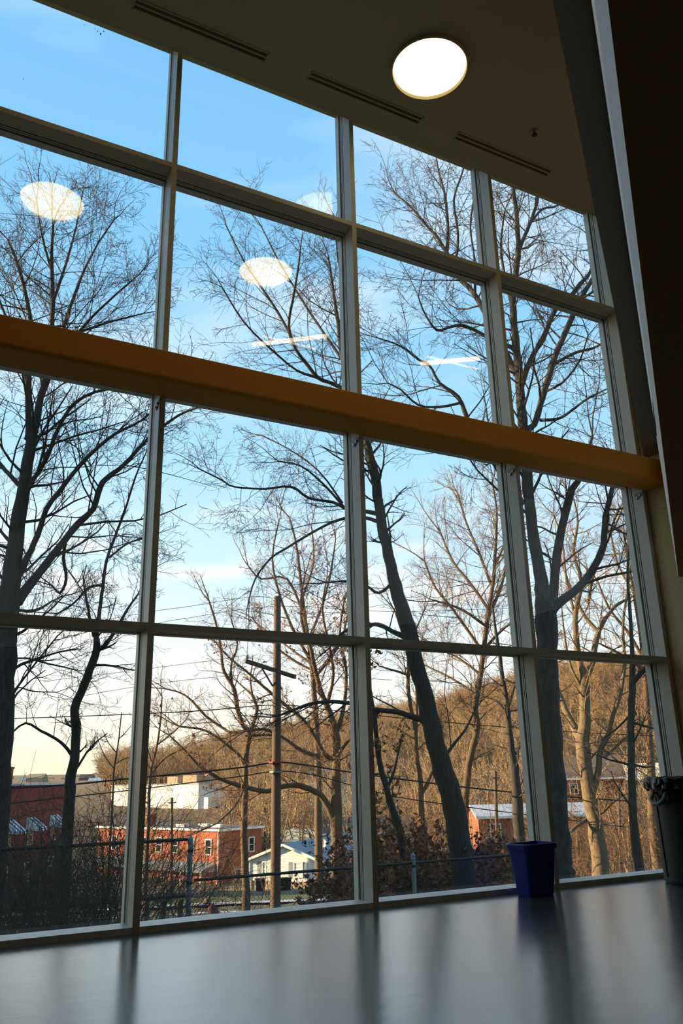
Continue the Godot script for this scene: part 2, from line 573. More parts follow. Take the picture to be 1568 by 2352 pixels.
func ceiling_lamp(x: float, z: float, label: String, mat: Material) -> void:
	var o := thing("ceiling_lamp", label, "lamp", Vector3(x, YC, z), "round ceiling lamps")
	var ring := MB.new()
	ring.lathe(Vector3(x, YC, z), [[0.335, 0.001], [0.338, -0.030], [0.334, -0.036], [0.324, -0.036], [0.319, -0.004]], 48)
	part("rim", ring, M.ceiling, o)
	var df := MB.new()
	df.lathe(Vector3(x, YC, z), [[0.0, -0.012], [0.12, -0.0115], [0.22, -0.010], [0.29, -0.007], [0.319, -0.004]], 48)
	part("diffuser", df, mat, o)
	area_light(o, "lamp_light", Vector3(x, YC - 0.06, z), Vector2(0.4, 0.4), Color(1.0, 0.90, 0.66), 0.06, Vector3.DOWN)

func build_room_things() -> void:
	# yellow beam with softly rounded edges
	var prof := []
	var y0 := 3.507
	var y1 := 3.735
	var z0 := 0.02
	var z1 := 0.30
	for c in [[z1, y1, 0.012, 0], [z1, y0, 0.035, 1], [z0, y0, 0.02, 2], [z0, y1, 0.012, 3]]:
		for k in 6:
			var a: float = PI / 2 - PI / 2 * c[3] - PI / 2 * k / 5.0
			var sx := 1.0 if c[3] < 2 else -1.0
			var sy := 1.0 if c[3] == 0 or c[3] == 3 else -1.0
			prof.append(Vector2(c[0] - sx * c[2] + c[2] * cos(a), c[1] - sy * c[2] + c[2] * sin(a)))
	var bm := MB.new()
	var m := prof.size()
	for s in m:
		var a: Vector2 = prof[s]
		var b: Vector2 = prof[(s + 1) % m]
		var c: Vector2 = prof[(s + m - 1) % m]
		var d: Vector2 = prof[(s + 2) % m]
		var na := Vector3(0, -(b - c).x, (b - c).y).normalized()
		var nb := Vector3(0, -(d - a).x, (d - a).y).normalized()
		var k := bm.v.size()
		for q in [[a, na, MULL[0]], [b, nb, MULL[0]], [b, nb, XW], [a, na, XW]]:
			bm.v.append(Vector3(q[2], q[0].y, q[0].x))
			bm.n.append(q[1])
		bm.i.append_array(PackedInt32Array([k, k + 1, k + 2, k, k + 2, k + 3]))
	var beam := thing("steel_beam", "yellow painted steel beam running across the tall window", "beam", Vector3(MULL[0], y0, 0.16))
	part("tube", bm, M.yellow, beam)
	for x in MULL.slice(1):
		var br := MB.new()
		var xx: float = x - 0.005
		br.prism([Vector3(xx, y0, 0.03), Vector3(xx, y0, -0.10), Vector3(xx, y0 - 0.05, -0.095), Vector3(xx, y0 - 0.07, -0.07)], Vector3(0.008, 0, 0))
		var o := part("bracket", br, M.galv, beam)
		var bo := MB.new()
		for q in [[-0.03, -0.030], [-0.065, -0.048]]:
			bo.rod(Vector3(xx - 0.012, y0 + q[1], q[0]), Vector3(xx, y0 + q[1], q[0]), 0.009, 8)
		part("bolts", bo, M.steel, o)
	# ceiling diffusers
	var where := ["near the upper left of the window", "beside the round lamp", "near the sprinkler head"]
	var k := 0
	for s in SLOTS:
		var o := thing("ceiling_diffuser", "long narrow two-slot air diffuser in the ceiling " + where[k], "diffuser", Vector3(s[0], YC, SLOT_Z), "slot diffusers along the window")
		k += 1
		part("plenum", bx(s[0], s[1], YC + 0.24, YC + 0.26, SLOT_Z - 0.045, SLOT_Z + 0.045), M.slot, o)
		for e in [-0.0425, 0.0425]:
			part("duct_side", bx(s[0], s[1], YC + 0.008, YC + 0.24, SLOT_Z + e - 0.001, SLOT_Z + e + 0.001), M.slot, o)
		for q in [[-0.054, -0.040], [-0.009, 0.009], [0.040, 0.054]]:
			part("rib", bx(s[0] - 0.008, s[1] + 0.008, YC - 0.006, YC + (0.05 if q[0] == -0.009 else 0.008), SLOT_Z + q[0], SLOT_Z + q[1]), M.ceiling, o)
		for e in [s[0] - 0.008, s[1] - 0.002]:
			part("end_cap", bx(e, e + 0.010, YC - 0.006, YC + 0.008, SLOT_Z - 0.054, SLOT_Z + 0.054), M.ceiling, o)
	ceiling_lamp(3.383, 0.86, "round glowing ceiling lamp between two slot diffusers", M.lamp)
	ceiling_lamp(0.76, 1.99, "round ceiling lamp mirrored in the pane before the tallest bare tree", M.lamp_bright)
	ceiling_lamp(3.27, 2.16, "round ceiling lamp mirrored in the pane above the yellow beam's middle", M.lamp_bright)
	# strip lamps over the gallery, seen only mirrored in the glass
	k = 0
	for s in [[580, 792, 750, 772, 0.975], [965, 836, 1115, 822, 0.87]]:
		var ends := []
		for q in 2:
			var p := on_y(s[q * 2], s[q * 2 + 1], YC)
			p = CAM + (p - CAM) * s[4]
			ends.append(Vector3(p.x, p.y, 2 * ZG - p.z))
		ends[1].y = ends[0].y
		var mid: Vector3 = (ends[0] + ends[1]) / 2
		var o := thing("strip_lamp", ["slim strip lamp mirrored in the second pane over the beam", "slim strip lamp mirrored in the third pane over the beam"][k], "lamp", mid, "strip lamps over the gallery")
		k += 1
		var tb := MB.new()
		tb.bar(ends[0], ends[1], 0.045, 0.035)
		part("diffuser", tb, M.tube, o)
		var hs := MB.new()
		hs.bar(ends[0] + Vector3(0, 0.04, 0), ends[1] + Vector3(0, 0.03, 0), 0.06, 0.02)
		part("housing", hs, M.ceiling, o)
		for e in ends:
			var st := MB.new()
			st.rod(e.lerp(mid, 0.1) + Vector3(0, 0.05, 0), Vector3(e.lerp(mid, 0.1).x, YC, e.lerp(mid, 0.1).z), 0.006)
			part("hanger", st, M.steel, o)
		area_light(o, "strip_light", mid + Vector3(0, -0.03, 0), Vector2(0.8, 0.05), Color(1.0, 0.86, 0.66), 0.05, Vector3.DOWN)
	var sp := thing("sprinkler_head", "small dark sprinkler head in the ceiling", "sprinkler", Vector3(4.694, YC, 0.70))
	var rs := MB.new()
	rs.lathe(Vector3(4.694, YC, 0.70), [[0.04, 0.0], [0.038, -0.006], [0.014, -0.012], [0.012, -0.045]], 20)
	part("escutcheon", rs, M.steel, sp)
	var df := MB.new()
	df.lathe(Vector3(4.694, YC, 0.70), [[0.0, -0.058], [0.026, -0.056], [0.026, -0.052], [0.0, -0.046]], 16)
	part("deflector", df, M.rail, sp)
	# blue wastebasket
	var bp := Vector3(4.33, 0, 0.175)
	var xf := Transform3D(Basis(Vector3.UP, deg_to_rad(8)).scaled(Vector3.ONE * 0.95), bp)
	var bn := thing("wastebasket", "blue plastic wastebasket on the floor against the window", "wastebasket", bp)
	var body := MB.new()
	loft(body, [round_rect(0.255, 0.17, 0.04, 0.0), round_rect(0.265, 0.18, 0.04, 0.012), round_rect(0.345, 0.235, 0.045, 0.365), round_rect(0.337, 0.227, 0.043, 0.365), round_rect(0.26, 0.172, 0.04, 0.014), round_rect(0.01, 0.01, 0.004, 0.012)], xf)
	loft(body, [round_rect(0.01, 0.01, 0.004, 0.001), round_rect(0.255, 0.17, 0.04, 0.001)], xf)
	part("body", body, M.bin_blue, bn)
	var rim := MB.new()
	loft(rim, [round_rect(0.345, 0.235, 0.045, 0.340), round_rect(0.368, 0.258, 0.055, 0.338), round_rect(0.374, 0.264, 0.058, 0.372), round_rect(0.366, 0.256, 0.055, 0.378), round_rect(0.34, 0.23, 0.045, 0.378), round_rect(0.337, 0.227, 0.043, 0.360)], xf)
	part("rim", rim, M.bin_blue, bn)
	# dark dustbin with a black bag
	var cp := Vector3(5.80, 0, 0.40)
	var cn := thing("dustbin", "large dark round dustbin lined with a black bag in the corner", "dustbin", cp)
	var cb := MB.new()
	cb.lathe(cp, [[0.0, 0.002], [0.24, 0.002], [0.25, 0.02], [0.262, 0.70], [0.276, 0.705], [0.276, 0.735], [0.268, 0.74], [0.268, 0.775], [0.262, 0.775], [0.245, 0.03], [0.0, 0.02]], 48)
	part("body", cb, M.can, cn)
	for q in 4:
		var rb := MB.new()
		var a := PI * 0.62 + q * PI / 2
		var dir := Vector3(cos(a), 0, sin(a))
		rb.bar(cp + dir * 0.252 + Vector3(0, 0.05, 0), cp + dir * 0.262 + Vector3(0, 0.66, 0), 0.022, 0.012)
		part("rib", rb, M.can, cn)
	for a in [PI * 1.02, PI * 0.02]:
		var dir := Vector3(cos(a), 0, sin(a))
		var side := Vector3(-dir.z, 0, dir.x)
		var hp := cp + dir * 0.268 + Vector3(0, 0.60, 0)
		var hm := MB.new()
		hm.tube(PackedVector3Array([hp - side * 0.07 + Vector3(0, 0.09, 0), hp - side * 0.068 + dir * 0.045 + Vector3(0, 0.03, 0), hp - side * 0.03 + dir * 0.06, hp + side * 0.03 + dir * 0.06, hp + side * 0.068 + dir * 0.045 + Vector3(0, 0.03, 0), hp + side * 0.07 + Vector3(0, 0.09, 0)]), PackedFloat32Array([0.016, 0.017, 0.017, 0.017, 0.017, 0.016]), 8, true)
		part("handle", hm, M.handle, cn)
	var bag := MB.new()
	var fn := FastNoiseLite.new()
	fn.seed = 4
	fn.frequency = 2.2
	var rings := []
	for s in [[0.262, 0.60, 0.0], [0.270, 0.80, 0.004], [0.285, 0.806, 0.006], [0.297, 0.79, 0.012], [0.300, 0.755, 0.018], [0.297, 0.722, 0.026], [0.300, 0.705, 0.03]]:
		var ring := PackedVector3Array()
		for j in 72:
			var a := TAU * j / 72
			var wob: float = s[2] * (fn.get_noise_2d(cos(a) * 3.0, sin(a) * 3.0) + 0.6 * sin(a * 17.0 + s[1] * 20.0))
			ring.append(Vector3(cos(a) * (s[0] + wob), s[1] + wob * 1.1, sin(a) * (s[0] + wob)))
		rings.append(ring)
	loft(bag, rings, Transform3D(Basis.IDENTITY, cp))
	part("bag_cuff", bag, M.bag, cn)
	for q in [[PI * 0.98, 0.30, 0.745, 0.05], [PI * 0.93, 0.30, 0.712, 0.045]]:
		var kn := MB.new()
		var dir := Vector3(cos(q[0]), 0, sin(q[0]))
		kn.tube(PackedVector3Array([cp + dir * (q[1] - 0.01) + Vector3(0, q[2] + 0.03, 0), cp + dir * (q[1] + 0.03) + Vector3(0, q[2], 0.02), cp + dir * (q[1] + 0.03 + q[3]) + Vector3(0, q[2] - 0.012, 0.03)]), PackedFloat32Array([0.022, 0.017, 0.011]), 7, true)
		part("bag_knot", kn, M.bag, cn)

# ---------------------------------------------------------------- land
const PROFILE := [[0.0, -1.3], [5.0, -1.3], [9.0, -1.5], [15.0, -2.4], [34.0, -4.9], [52.0, -5.95], [66.0, -7.3], [83.0, -8.9], [100.0, -10.4], [140.0, -10.3], [200.0, -6.0], [330.0, 0.0], [700.0, 6.0], [2600.0, 30.0]]
const SKYLINE := [[-400, 1790], [0, 1775], [250, 1776], [330, 1760], [450, 1735], [600, 1700], [820, 1660], [1000, 1630], [1150, 1590], [1300, 1555], [1420, 1540], [1568, 1545], [2200, 1600]]
var skyline_az := PackedFloat32Array()
var skyline_tan := PackedFloat32Array()

func land_y(x: float, z: float) -> float:
	var r := Vector2(x - CAM.x, z - CAM.z).length()
	var az := atan2(x - CAM.x, -(z - CAM.z))
	var y := 30.0
	for k in PROFILE.size() - 1:
		if r < PROFILE[k + 1][0]:
			y = lerpf(PROFILE[k][1], PROFILE[k + 1][1], (r - PROFILE[k][0]) / (PROFILE[k + 1][0] - PROFILE[k][0]))
			break
	var t: float = skyline_tan[skyline_tan.size() - 1]
	for k in skyline_az.size() - 1:
		if az < skyline_az[k + 1]:
			t = lerpf(skyline_tan[k], skyline_tan[k + 1], clampf((az - skyline_az[k]) / (skyline_az[k + 1] - skyline_az[k]), 0, 1))
			break
	var hill := maxf(0.0, CAM.y + t * 340.0 - 9.0) * smoothstep(deg_to_rad(12), deg_to_rad(19), az)
	var k := smoothstep(150.0, 330.0, r)
	return lerpf(y, maxf(y, hill), k)

func ground(x: float, y: float, dist: float) -> Vector3:      # the foot on the land below a pixel column, at a distance
	var p := at(x, y, dist)
	p.y = land_y(p.x, p.z)
	return p

func build_land() -> void:
	for s in SKYLINE:
		var d := ray(s[0], s[1])
		skyline_az.append(atan2(d.x, -d.z))
		skyline_tan.append(d.y / Vector2(d.x, d.z).length())
	var rs := [5.65, 6.5, 8.0, 10, 12, 15, 18, 22, 26, 30, 34, 40, 46, 52, 60, 70, 80, 90, 100, 115, 130, 145, 160, 180, 200, 225, 250, 275, 300, 320, 340, 365, 400, 470, 600, 900, 1500, 2600]
	for half in 3:
		var mb := MB.new()
		var j0: int = [0, 22, 33][half]
		var j1: int = [23, 34, rs.size()][half]
		var cols := 120
		for j in range(j0, j1):
			for k in cols + 1:
				var az := deg_to_rad(-70.0 + 170.0 * k / cols)
				var x: float = sin(az) * rs[j]
				var z: float = CAM.z - cos(az) * rs[j]
				if j == 0:
					z = minf(z, -0.26)
				var jit := 0.0 if j < 2 else 0.06 * sin(x * 1.7 + z) + 0.05 * sin(z * 2.3 - x * 0.7)
				mb.v.append(Vector3(x, land_y(x, z) + jit, z))
				var e: float = maxf(0.3, rs[j] * 0.03)
				mb.n.append(Vector3(land_y(x - e, z) - land_y(x + e, z), 2 * e, land_y(x, z - e) - land_y(x, z + e)).normalized())
		for j in j1 - j0 - 1:
			for k in cols:
				var a := j * (cols + 1) + k
				mb.i.append_array(PackedInt32Array([a, a + cols + 1, a + 1, a + 1, a + cols + 1, a + cols + 2]))
		if half == 0:
			single("ground", mb, M.ground, "sloping ground of dry grass and leaf litter outside the window", "ground", "", "structure")
		elif half == 2:
			single("far_land", mb, M.hill, "far low land along the horizon", "land", "", "structure")
		else:
			single("hill", mb, M.hill, "brown hillside rising beyond the houses", "hill", "", "structure")
	# sidewalk, road and lawn across the slope
	strip("sidewalk", M.concrete, "pale concrete sidewalk beyond the wire fence", "sidewalk", 51.0, 53.2, 0.05)
	strip("sidewalk", M.concrete, "narrow pale kerb line by the road", "kerb", 45.6, 46.2, 0.06)
	strip("road", M.asphalt, "grey road between the kerb and the slope", "road", 39.0, 45.5, 0.03)
	strip("lawn", M.grass, "green lawn behind the sidewalk", "lawn", 53.4, 66.0, 0.02)

func strip(called: String, mat: Material, label: String, cat: String, r0: float, r1: float, lift: float) -> void:
	var mb := MB.new()
	for k in 61:
		var az := deg_to_rad(-5.0 + 65.0 * k / 60)
		for r in [r0, r1]:
			var x: float = sin(az) * r
			var z: float = CAM.z - cos(az) * r
			mb.v.append(Vector3(x, land_y(x, z) + lift + 0.1, z))
			mb.n.append(Vector3.UP)
	for k in 60:
		var a := k * 2
		mb.i.append_array(PackedInt32Array([a, a + 1, a + 2, a + 1, a + 3, a + 2]))
	single(called, mb, mat, label, cat, "", "structure")

# ---------------------------------------------------------------- houses
# a wall seen from outside: origin a (left foot), running along u, outward normal n, up
func win(h: Node3D, a: Vector3, u: Vector3, n: Vector3, x: float, y: float, w: float, ht: float, pane: Material, sh := false) -> void:
	var c := a + u * x + Vector3.UP * y
	var b := Basis(u, Vector3.UP, n)
	var fr := MB.new()
	for s in [-1, 1]:
		fr.box(c + u * s * (w / 2 + 0.04) + n * 0.04, Vector3(0.10, ht + 0.2, 0.12), b)
		fr.box(c + Vector3.UP * s * (ht / 2 + 0.05) + n * 0.05, Vector3(w + 0.24, 0.11, 0.15), b)
	fr.box(c + n * 0.03, Vector3(w, 0.07, 0.09), b)
	var o := part("window", fr, M.white_paint, h)
	for s in [-1, 1]:
		var pm := MB.new()
		pm.box(c + Vector3.UP * s * ht / 4 + n * 0.01, Vector3(w, ht / 2, 0.04), b)
		part("pane", pm, pane, o)
	if sh:
		for s in [-1, 1]:
			var m := MB.new()
			m.box(c + u * s * (w / 2 + 0.40) + n * 0.03, Vector3(0.5, ht + 0.15, 0.06), b)
			part("shutter", m, M.shutter, h)

func box_house(called: String, label: String, foot: Vector3, u: Vector3, w: float, d: float, y0: float, y1: float, wall: Material, roof: Material) -> Node3D:
	# foot: the near corner; the long face runs along u for w, the short face along v = u turned, for d
	var h := thing(called, label, "house", Vector3(foot.x, y0, foot.z))
	var v := Vector3(-u.z, 0, u.x)
	var a := Vector3(foot.x, y0, foot.z)
	var mb := MB.new()
	mb.prism([a, a + u * w, a + u * w + v * d, a + v * d], Vector3(0, y1 - y0, 0))
	part("walls", mb, wall, h)
	var rf := MB.new()
	var e := a + Vector3.UP * (y1 - y0)
	rf.prism([e - u * 0.25 - v * 0.25, e + u * (w + 0.25) - v * 0.25, e + u * (w + 0.25) + v * (d + 0.25), e - u * 0.25 + v * (d + 0.25)], Vector3(0, 0.14, 0))
	part("roof", rf, roof, h)
	return h

func chimney(h: Node3D, p: Vector3, w: float, d: float, ht: float, u: Vector3, mat: Material) -> void:
	var mb := MB.new()
	var b := Basis(u, Vector3.UP, Vector3(-u.z, 0, u.x))
	mb.box(p + Vector3.UP * ht / 2, Vector3(w, ht, d), b)
	mb.box(p + Vector3.UP * (ht - 0.1), Vector3(w + 0.14, 0.16, d + 0.14), b)
	part("chimney", mb, mat, h)

func build_houses() -> void:
	# --- two storey brick house, its long side in the sun
	var c := at(505, 1907, 104.0)
	var u := Vector3(-0.39, 0, -0.92).normalized()
	var v := Vector3(-u.z, 0, u.x)         # along the short side, to the right
	var y0 := land_y(c.x, c.z) - 0.6
	var y1 := c.y
	var h := box_house("brick_house", "two-storey red brick house with a flat grey roof and porch roof", c, u, 24.0, 7.0, y0, y1, M.brick, M.roof_dark)
	var n := -v
	var a := Vector3(c.x, y0, c.z)
	var hh := y1 - y0
	for k in 7:
		win(h, a, u, n, 1.9 + k * 3.05, hh - 1.9, 0.95, 1.55, M.pane_dark)
	win(h, a, v, -u, 5.2, hh - 1.9, 0.8, 1.5, M.pane_dark)
	win(h, a, v, -u, 3.0, hh - 5.2, 0.8, 1.3, M.pane_dark)
	var ev := MB.new()
	ev.bar(a + Vector3.UP * hh + n * 0.2 - u * 0.2, a + Vector3.UP * hh + n * 0.2 + u * 24.2, 0.22, 0.25)
	ev.bar(a + Vector3.UP * hh - u * 0.2 - v * 0.2, a + Vector3.UP * hh - u * 0.2 + v * 7.2, 0.22, 0.25)
	part("gutter", ev, M.white_paint, h)
	var dp := MB.new()
	dp.rod(a + n * 0.12 + u * 0.15, a + n * 0.12 + u * 0.15 + Vector3.UP * hh, 0.07, 6)
	part("downpipe", dp, M.white_paint, h)
	for k in 2:
		var po := MB.new()
		var s := a + u * (0.6 + k * 11.8)
		po.prism([s + Vector3.UP * (hh - 3.6), s + Vector3.UP * (hh - 4.35) + n * 2.2, s + Vector3.UP * (hh - 4.5) + n * 2.2, s + Vector3.UP * (hh - 4.5)], u * 11.2)
		part("porch_roof", po, M.roof_grey, h)
		for q in 4:
			var pp := MB.new()
			var f := s + u * (0.3 + q * 3.5) + n * 2.0
			pp.bar(f, f + Vector3.UP * (hh - 4.5), 0.16, 0.16)
			part("porch_post", pp, M.white_paint, h)
	var dr := MB.new()
	dr.box(a + u * 8.0 + n * 0.04 + Vector3.UP * 1.9, Vector3(1.1, 2.2, 0.08), Basis(u, Vector3.UP, n))
	part("door", dr, M.door_wood, h)
	chimney(h, a + u * 15.5 + v * 2.0 + Vector3.UP * hh, 1.0, 1.0, 1.7, u, M.brick)
	for q in [[3.0, 2.5], [6.5, 3.5], [9.0, 2.0]]:
		var hv := MB.new()
		hv.box(a + u * q[0] + v * q[1] + Vector3.UP * (hh + 0.3), Vector3(1.6, 0.35, 0.9), Basis(u, Vector3.UP, n))
		part("roof_hatch", hv, M.white_paint, h)

	# --- white gabled house with shutters
	var g := at(573, 1972, 90.0)
	u = Vector3(0.62, 0, 0.785).normalized()
	var gw := 8.0
	v = Vector3(u.z, 0, -u.x)              # back from the gable
	n = -v
	y0 = land_y(g.x, g.z) - 0.5
	hh = g.y - y0
	a = Vector3(g.x, y0, g.z)
	h = thing("white_house", "white clapboard house with grey shutters and a satellite dish", "house", a)
	var fm := MB.new()
	fm.prism([a, a + u * gw, a + u * gw + v * 15, a + v * 15], Vector3.UP * (hh - 2.0))
	part("foundation", fm, M.found, h)
	var wl := MB.new()
	var b0 := a + Vector3.UP * (hh - 2.0)
	var apex := at(648, 1942, 88.5).y - y0
	wl.prism([b0, b0 + u * gw, a + u * gw + Vector3.UP * hh, a + u * gw / 2 + Vector3.UP * apex, a + Vector3.UP * hh], v * 15)
	part("walls", wl, M.white_paint, h)
	for k in 13:                            # lap boards on the gable
		var y := hh - 1.9 + k * 0.26
		var half := gw / 2 if y < hh else gw / 2 * (apex - y) / (apex - hh)
		if half > 0.3:
			var bd := MB.new()
			bd.box(a + u * gw / 2 + Vector3.UP * y + n * 0.02, Vector3(half * 2 - 0.1, 0.24, 0.05), Basis(u, Vector3.UP, n).rotated(u, -0.05))
			part("board", bd, M.white_paint, h)
	for s in [-1, 1]:
		var rf := MB.new()
		var eave: Vector3 = a + u * (gw / 2 + s * (gw / 2 + 0.45)) + Vector3.UP * (hh - 0.28) + n * 0.4
		var rid := a + u * gw / 2 + Vector3.UP * (apex + 0.06) + n * 0.4
		rf.prism([eave, rid, rid + Vector3.UP * 0.16, eave + Vector3.UP * 0.16], v * 15.8)
		part("roof", rf, M.roof_grey, h)
		var vb := MB.new()
		vb.bar(eave + Vector3.UP * 0.05 + n * 0.03, rid + Vector3.UP * 0.05 + n * 0.03, 0.06, 0.24)
		part("verge_board", vb, M.white_paint, h)
	win(h, a, u, n, 2.0, hh - 0.95, 0.85, 1.25, M.pane_dark, true)
	win(h, a, u, n, 5.55, hh - 0.95, 0.85, 1.25, M.pane_dark, true)
	var dp2 := MB.new()
	dp2.rod(a + n * 0.1 + u * 0.08, a + n * 0.1 + u * 0.08 + Vector3.UP * hh, 0.06, 6)
	part("downpipe", dp2, M.white_paint, h)
	var ds := thing("satellite_dish", "pale satellite dish on the white house's grey roof", "satellite dish", a + u * gw * 0.86 + Vector3.UP * (hh + 0.4) + v * 3.0)
	var dm := MB.new()
	var dc := ds.position + Vector3(0, 0.9, 0)
	dm.tube(PackedVector3Array([dc, dc + n * 0.05, dc + n * 0.14]), PackedFloat32Array([0.05, 0.32, 0.42]), 14)
	part("dish", dm, M.cream, ds)
	var da := MB.new()
	da.rod(ds.position - Vector3(0, 0.5, 0), dc, 0.03)
	da.rod(dc - Vector3(0, 0.3, 0), dc + n * 0.55, 0.02)
	part("mast", da, M.rail, ds)
	# brown roofed house and small red gable behind it
	gable_house("brown_roof_house", "low house with a long brown roof behind the white house", at(730, 1917, 118.0), Vector3(0.85, 0, 0.52), 15.0, 7.0, 1.8, M.found, M.roof_brown)
	gable_house("red_house", "small red gabled house behind the white house's roof", at(652, 1935, 122.0), Vector3(0.9, 0, 0.44), 4.2, 8.0, 1.3, M.red, M.cream)

	# --- brick block on the left with striped awnings
	var p0 := at(-60, 1812, 74.0)
	var p1 := at(152, 1802, 92.0)
	u = Vector3(p1.x - p0.x, 0, p1.z - p0.z)
	var len := u.length()
	u = u.normalized()
	n = Vector3(-u.z, 0, u.x)
	v = -n
	y0 = -10.0
	y1 = CAM.y + 0.05
	hh = y1 - y0
	a = Vector3(p0.x, y0, p0.z)
	h = thing("brick_block", "apartment block in red brick darkened for its shaded side, with striped window awnings", "apartment block", a)
	var bw := MB.new()
	bw.prism([a, a + u * len, a + u * len + v * 12, a + v * 12], Vector3.UP * hh)
	part("walls", bw, M.brick_shaded, h)
	var cp := MB.new()
	cp.bar(a + Vector3.UP * (hh + 0.08) + n * 0.06, a + Vector3.UP * (hh + 0.08) + u * len + n * 0.06, 0.34, 0.16)
	part("coping", cp, M.concrete, h)
	var wx := []
	for px in [22.0, 72.0, 124.0]:
		var d := ray(px, 1870)
		var t := (a - CAM).dot(n) / d.dot(n)
		wx.append([(CAM + d * t - a).dot(u), t])
	var row := 0
	for wy in [hh - 4.3, hh - 7.4]:
		for q in wx:
			win(h, a, u, n, q[0], wy, 0.95, 1.5, M.pane_pale if row == 0 and q == wx[0] else M.pane_dark)
			if row == 0:
				awning(h, a + u * q[0] + Vector3.UP * (wy + 0.75), u, n)
		row += 1
	for px in [60.0, 78.0]:
		var d := ray(px, 1800)
		var t := (a - CAM).dot(n) / d.dot(n)
		var s := (CAM + d * t - a).dot(u)
		if px == 60.0:
			chimney(h, a + u * (s - 1.2) + v * 2.5 + Vector3.UP * hh, 0.5, 0.5, 2.3, u, M.cream)
		else:
			chimney(h, a + u * s + v * 3.0 + Vector3.UP * hh, 1.3, 1.3, 1.7, u, M.brick)
	var pe := MB.new()
	pe.prism([a + Vector3.UP * hh + u * 1 + v * 1, a + Vector3.UP * hh + u * 8.4 + v * 1, a + Vector3.UP * (hh + 1.1) + u * 7.4 + v * 1, a + Vector3.UP * (hh + 1.1) + u * 1 + v * 1], v * 5)
	part("penthouse", pe, M.brick_shaded, h)

	# --- white commercial building, full sun on its left side
	c = at(456, 1800, 196.0)
	u = Vector3(-0.55, 0, -0.83).normalized()
	v = Vector3(-u.z, 0, u.x)
	y0 = at(456, 1863, 196.0).y - 1.5
	h = box_house("white_building", "plain white flat-roofed building shining in the low sun", c, u, 26.0, 14.0, y0, c.y, M.white_paint, M.concrete)
	a = Vector3(c.x, y0, c.z)
	hh = c.y - y0
	for q in [[4.0, 3.0, 4.0, 1.9], [9.5, 3.5, 3.0, 1.7], [1.0, 6.0, 2.0, 2.4]]:
		var ph := MB.new()
		ph.box(a + u * q[0] + v * q[1] + Vector3.UP * (hh + q[3] / 2), Vector3(q[2], q[3], 2.4), Basis(u, Vector3.UP, -v))
		part("rooftop_unit", ph, M.found, h)
	var lw := MB.new()
	lw.box(a + v * 5.0 - u * 1.2 + Vector3.UP * (hh * 0.3), Vector3(2.4, hh * 0.6, 9.0), Basis(u, Vector3.UP, v))
	part("annex", lw, M.white_paint, h)

	# --- houses half hidden by the woods
	gable_house("cream_house", "cream house half hidden behind the arching bare tree", at(712, 1800, 160.0), Vector3(0.9, 0, 0.44), 13.0, 9.0, 2.2, M.cream, M.roof_brown)
	gable_house("cream_house", "pale house with a red stripe beside the second mullion", at(776, 1795, 170.0), Vector3(0.92, 0, 0.4), 9.0, 9.0, 1.0, M.cream, M.roof_grey)
	gable_house("brick_cottage", "sunlit low brick building behind the russet hedge", at(1098, 1878, 92.0), Vector3(0.88, 0, 0.47), 12.0, 8.0, 0.9, M.brick, M.concrete)
	gable_house("brick_cottage", "brick house with pale eaves left of the forked sunlit trunk", at(1288, 1790, 130.0), Vector3(0.80, 0, 0.6), 9.0, 8.0, 3.0, M.brick, M.roof_brown)
	gable_house("blue_cottage", "pale blue house right of the forked sunlit trunk", at(1402, 1792, 150.0), Vector3(0.76, 0, 0.65), 9.0, 9.0, 2.4, M.shutter, M.cream)
	# --- added block out of view, sized to shade the near trees and window
	var wv := Vector3(0.571, 0, -0.821)
	var wu := Vector3(-0.821, 0, -0.571)
	var wa := Vector3(-43, -9, -35) - wv * 15.0
	var wg := thing("shade_block", "unseen tall block added left of the window to shade the near trees", "shade_caster", wa)
	var wm := MB.new()
	wm.prism([wa, wa + wv * 31.0, wa + wv * 31.0 + wu * 12.0, wa + wu * 12.0], Vector3(0, 26.5, 0))
	part("walls", wm, M.shade_block_brick, wg)
	for x in range(2, 31, 4):
		for y in [6.0, 9.6, 13.2, 16.8, 20.4]:
			win(wg, wa, wv, -wu, x, y, 1.5, 1.8, M.pane_dark)
	# --- roofs of the far town, left of the hill
	for q in 16:
		var tx := -20.0 + q * 20.0 + rng.randf_range(-6, 6)
		var td := rng.randf_range(480, 900)
		var te := at(tx, rng.randf_range(1783, 1796), td)
		var tu := Vector3(0.8, 0, rng.randf_range(0.2, 0.6)).normalized()
		var tm := MB.new()
		var tw := rng.randf_range(5, 11)
		var tv := Vector3(tu.z, 0, -tu.x)
		var tf := Vector3(te.x, te.y - 7.0, te.z)
		tm.prism([tf, tf + tv * 7, tf + tv * 7 + Vector3.UP * 7, tf + tv * 3.5 + Vector3.UP * 9, tf + Vector3.UP * 7], tu * tw)
		single("town_house", tm, [M.found, M.roof_grey, M.roof_brown, M.concrete][q % 4], "small far house among the town roofs on the horizon", "house", "far town houses")
	# --- three refuse bins by the white house
	var names := ["by the house's left corner", "in front of the grey foundation, half behind the pole", "right of the utility pole"]
	var k := 0
	for q in [[597, 2046, 17.0], [646, 2050, 16.0], [660, 2045, 15.0]]:
		var p := ground(q[0], q[1], 83.0)
		var o := thing("wheeled_bin", "dark wheeled refuse bin " + names[k], "bin", p, "refuse bins by the white house")
		k += 1
		var mb := MB.new()
		loft(mb, [round_rect(0.52, 0.55, 0.05, 0.0), round_rect(0.62, 0.72, 0.06, 1.0), round_rect(0.01, 0.01, 0.004, 1.0)], Transform3D(Basis(Vector3.UP, 0.4 * k), p))
		part("body", mb, M.wheelie, o)
		var ld := MB.new()
		ld.box(p + Vector3(0, 1.04, 0), Vector3(0.7, 0.08, 0.8), Basis(Vector3.UP, 0.4 * k))
		part("lid", ld, M.wheelie, o)
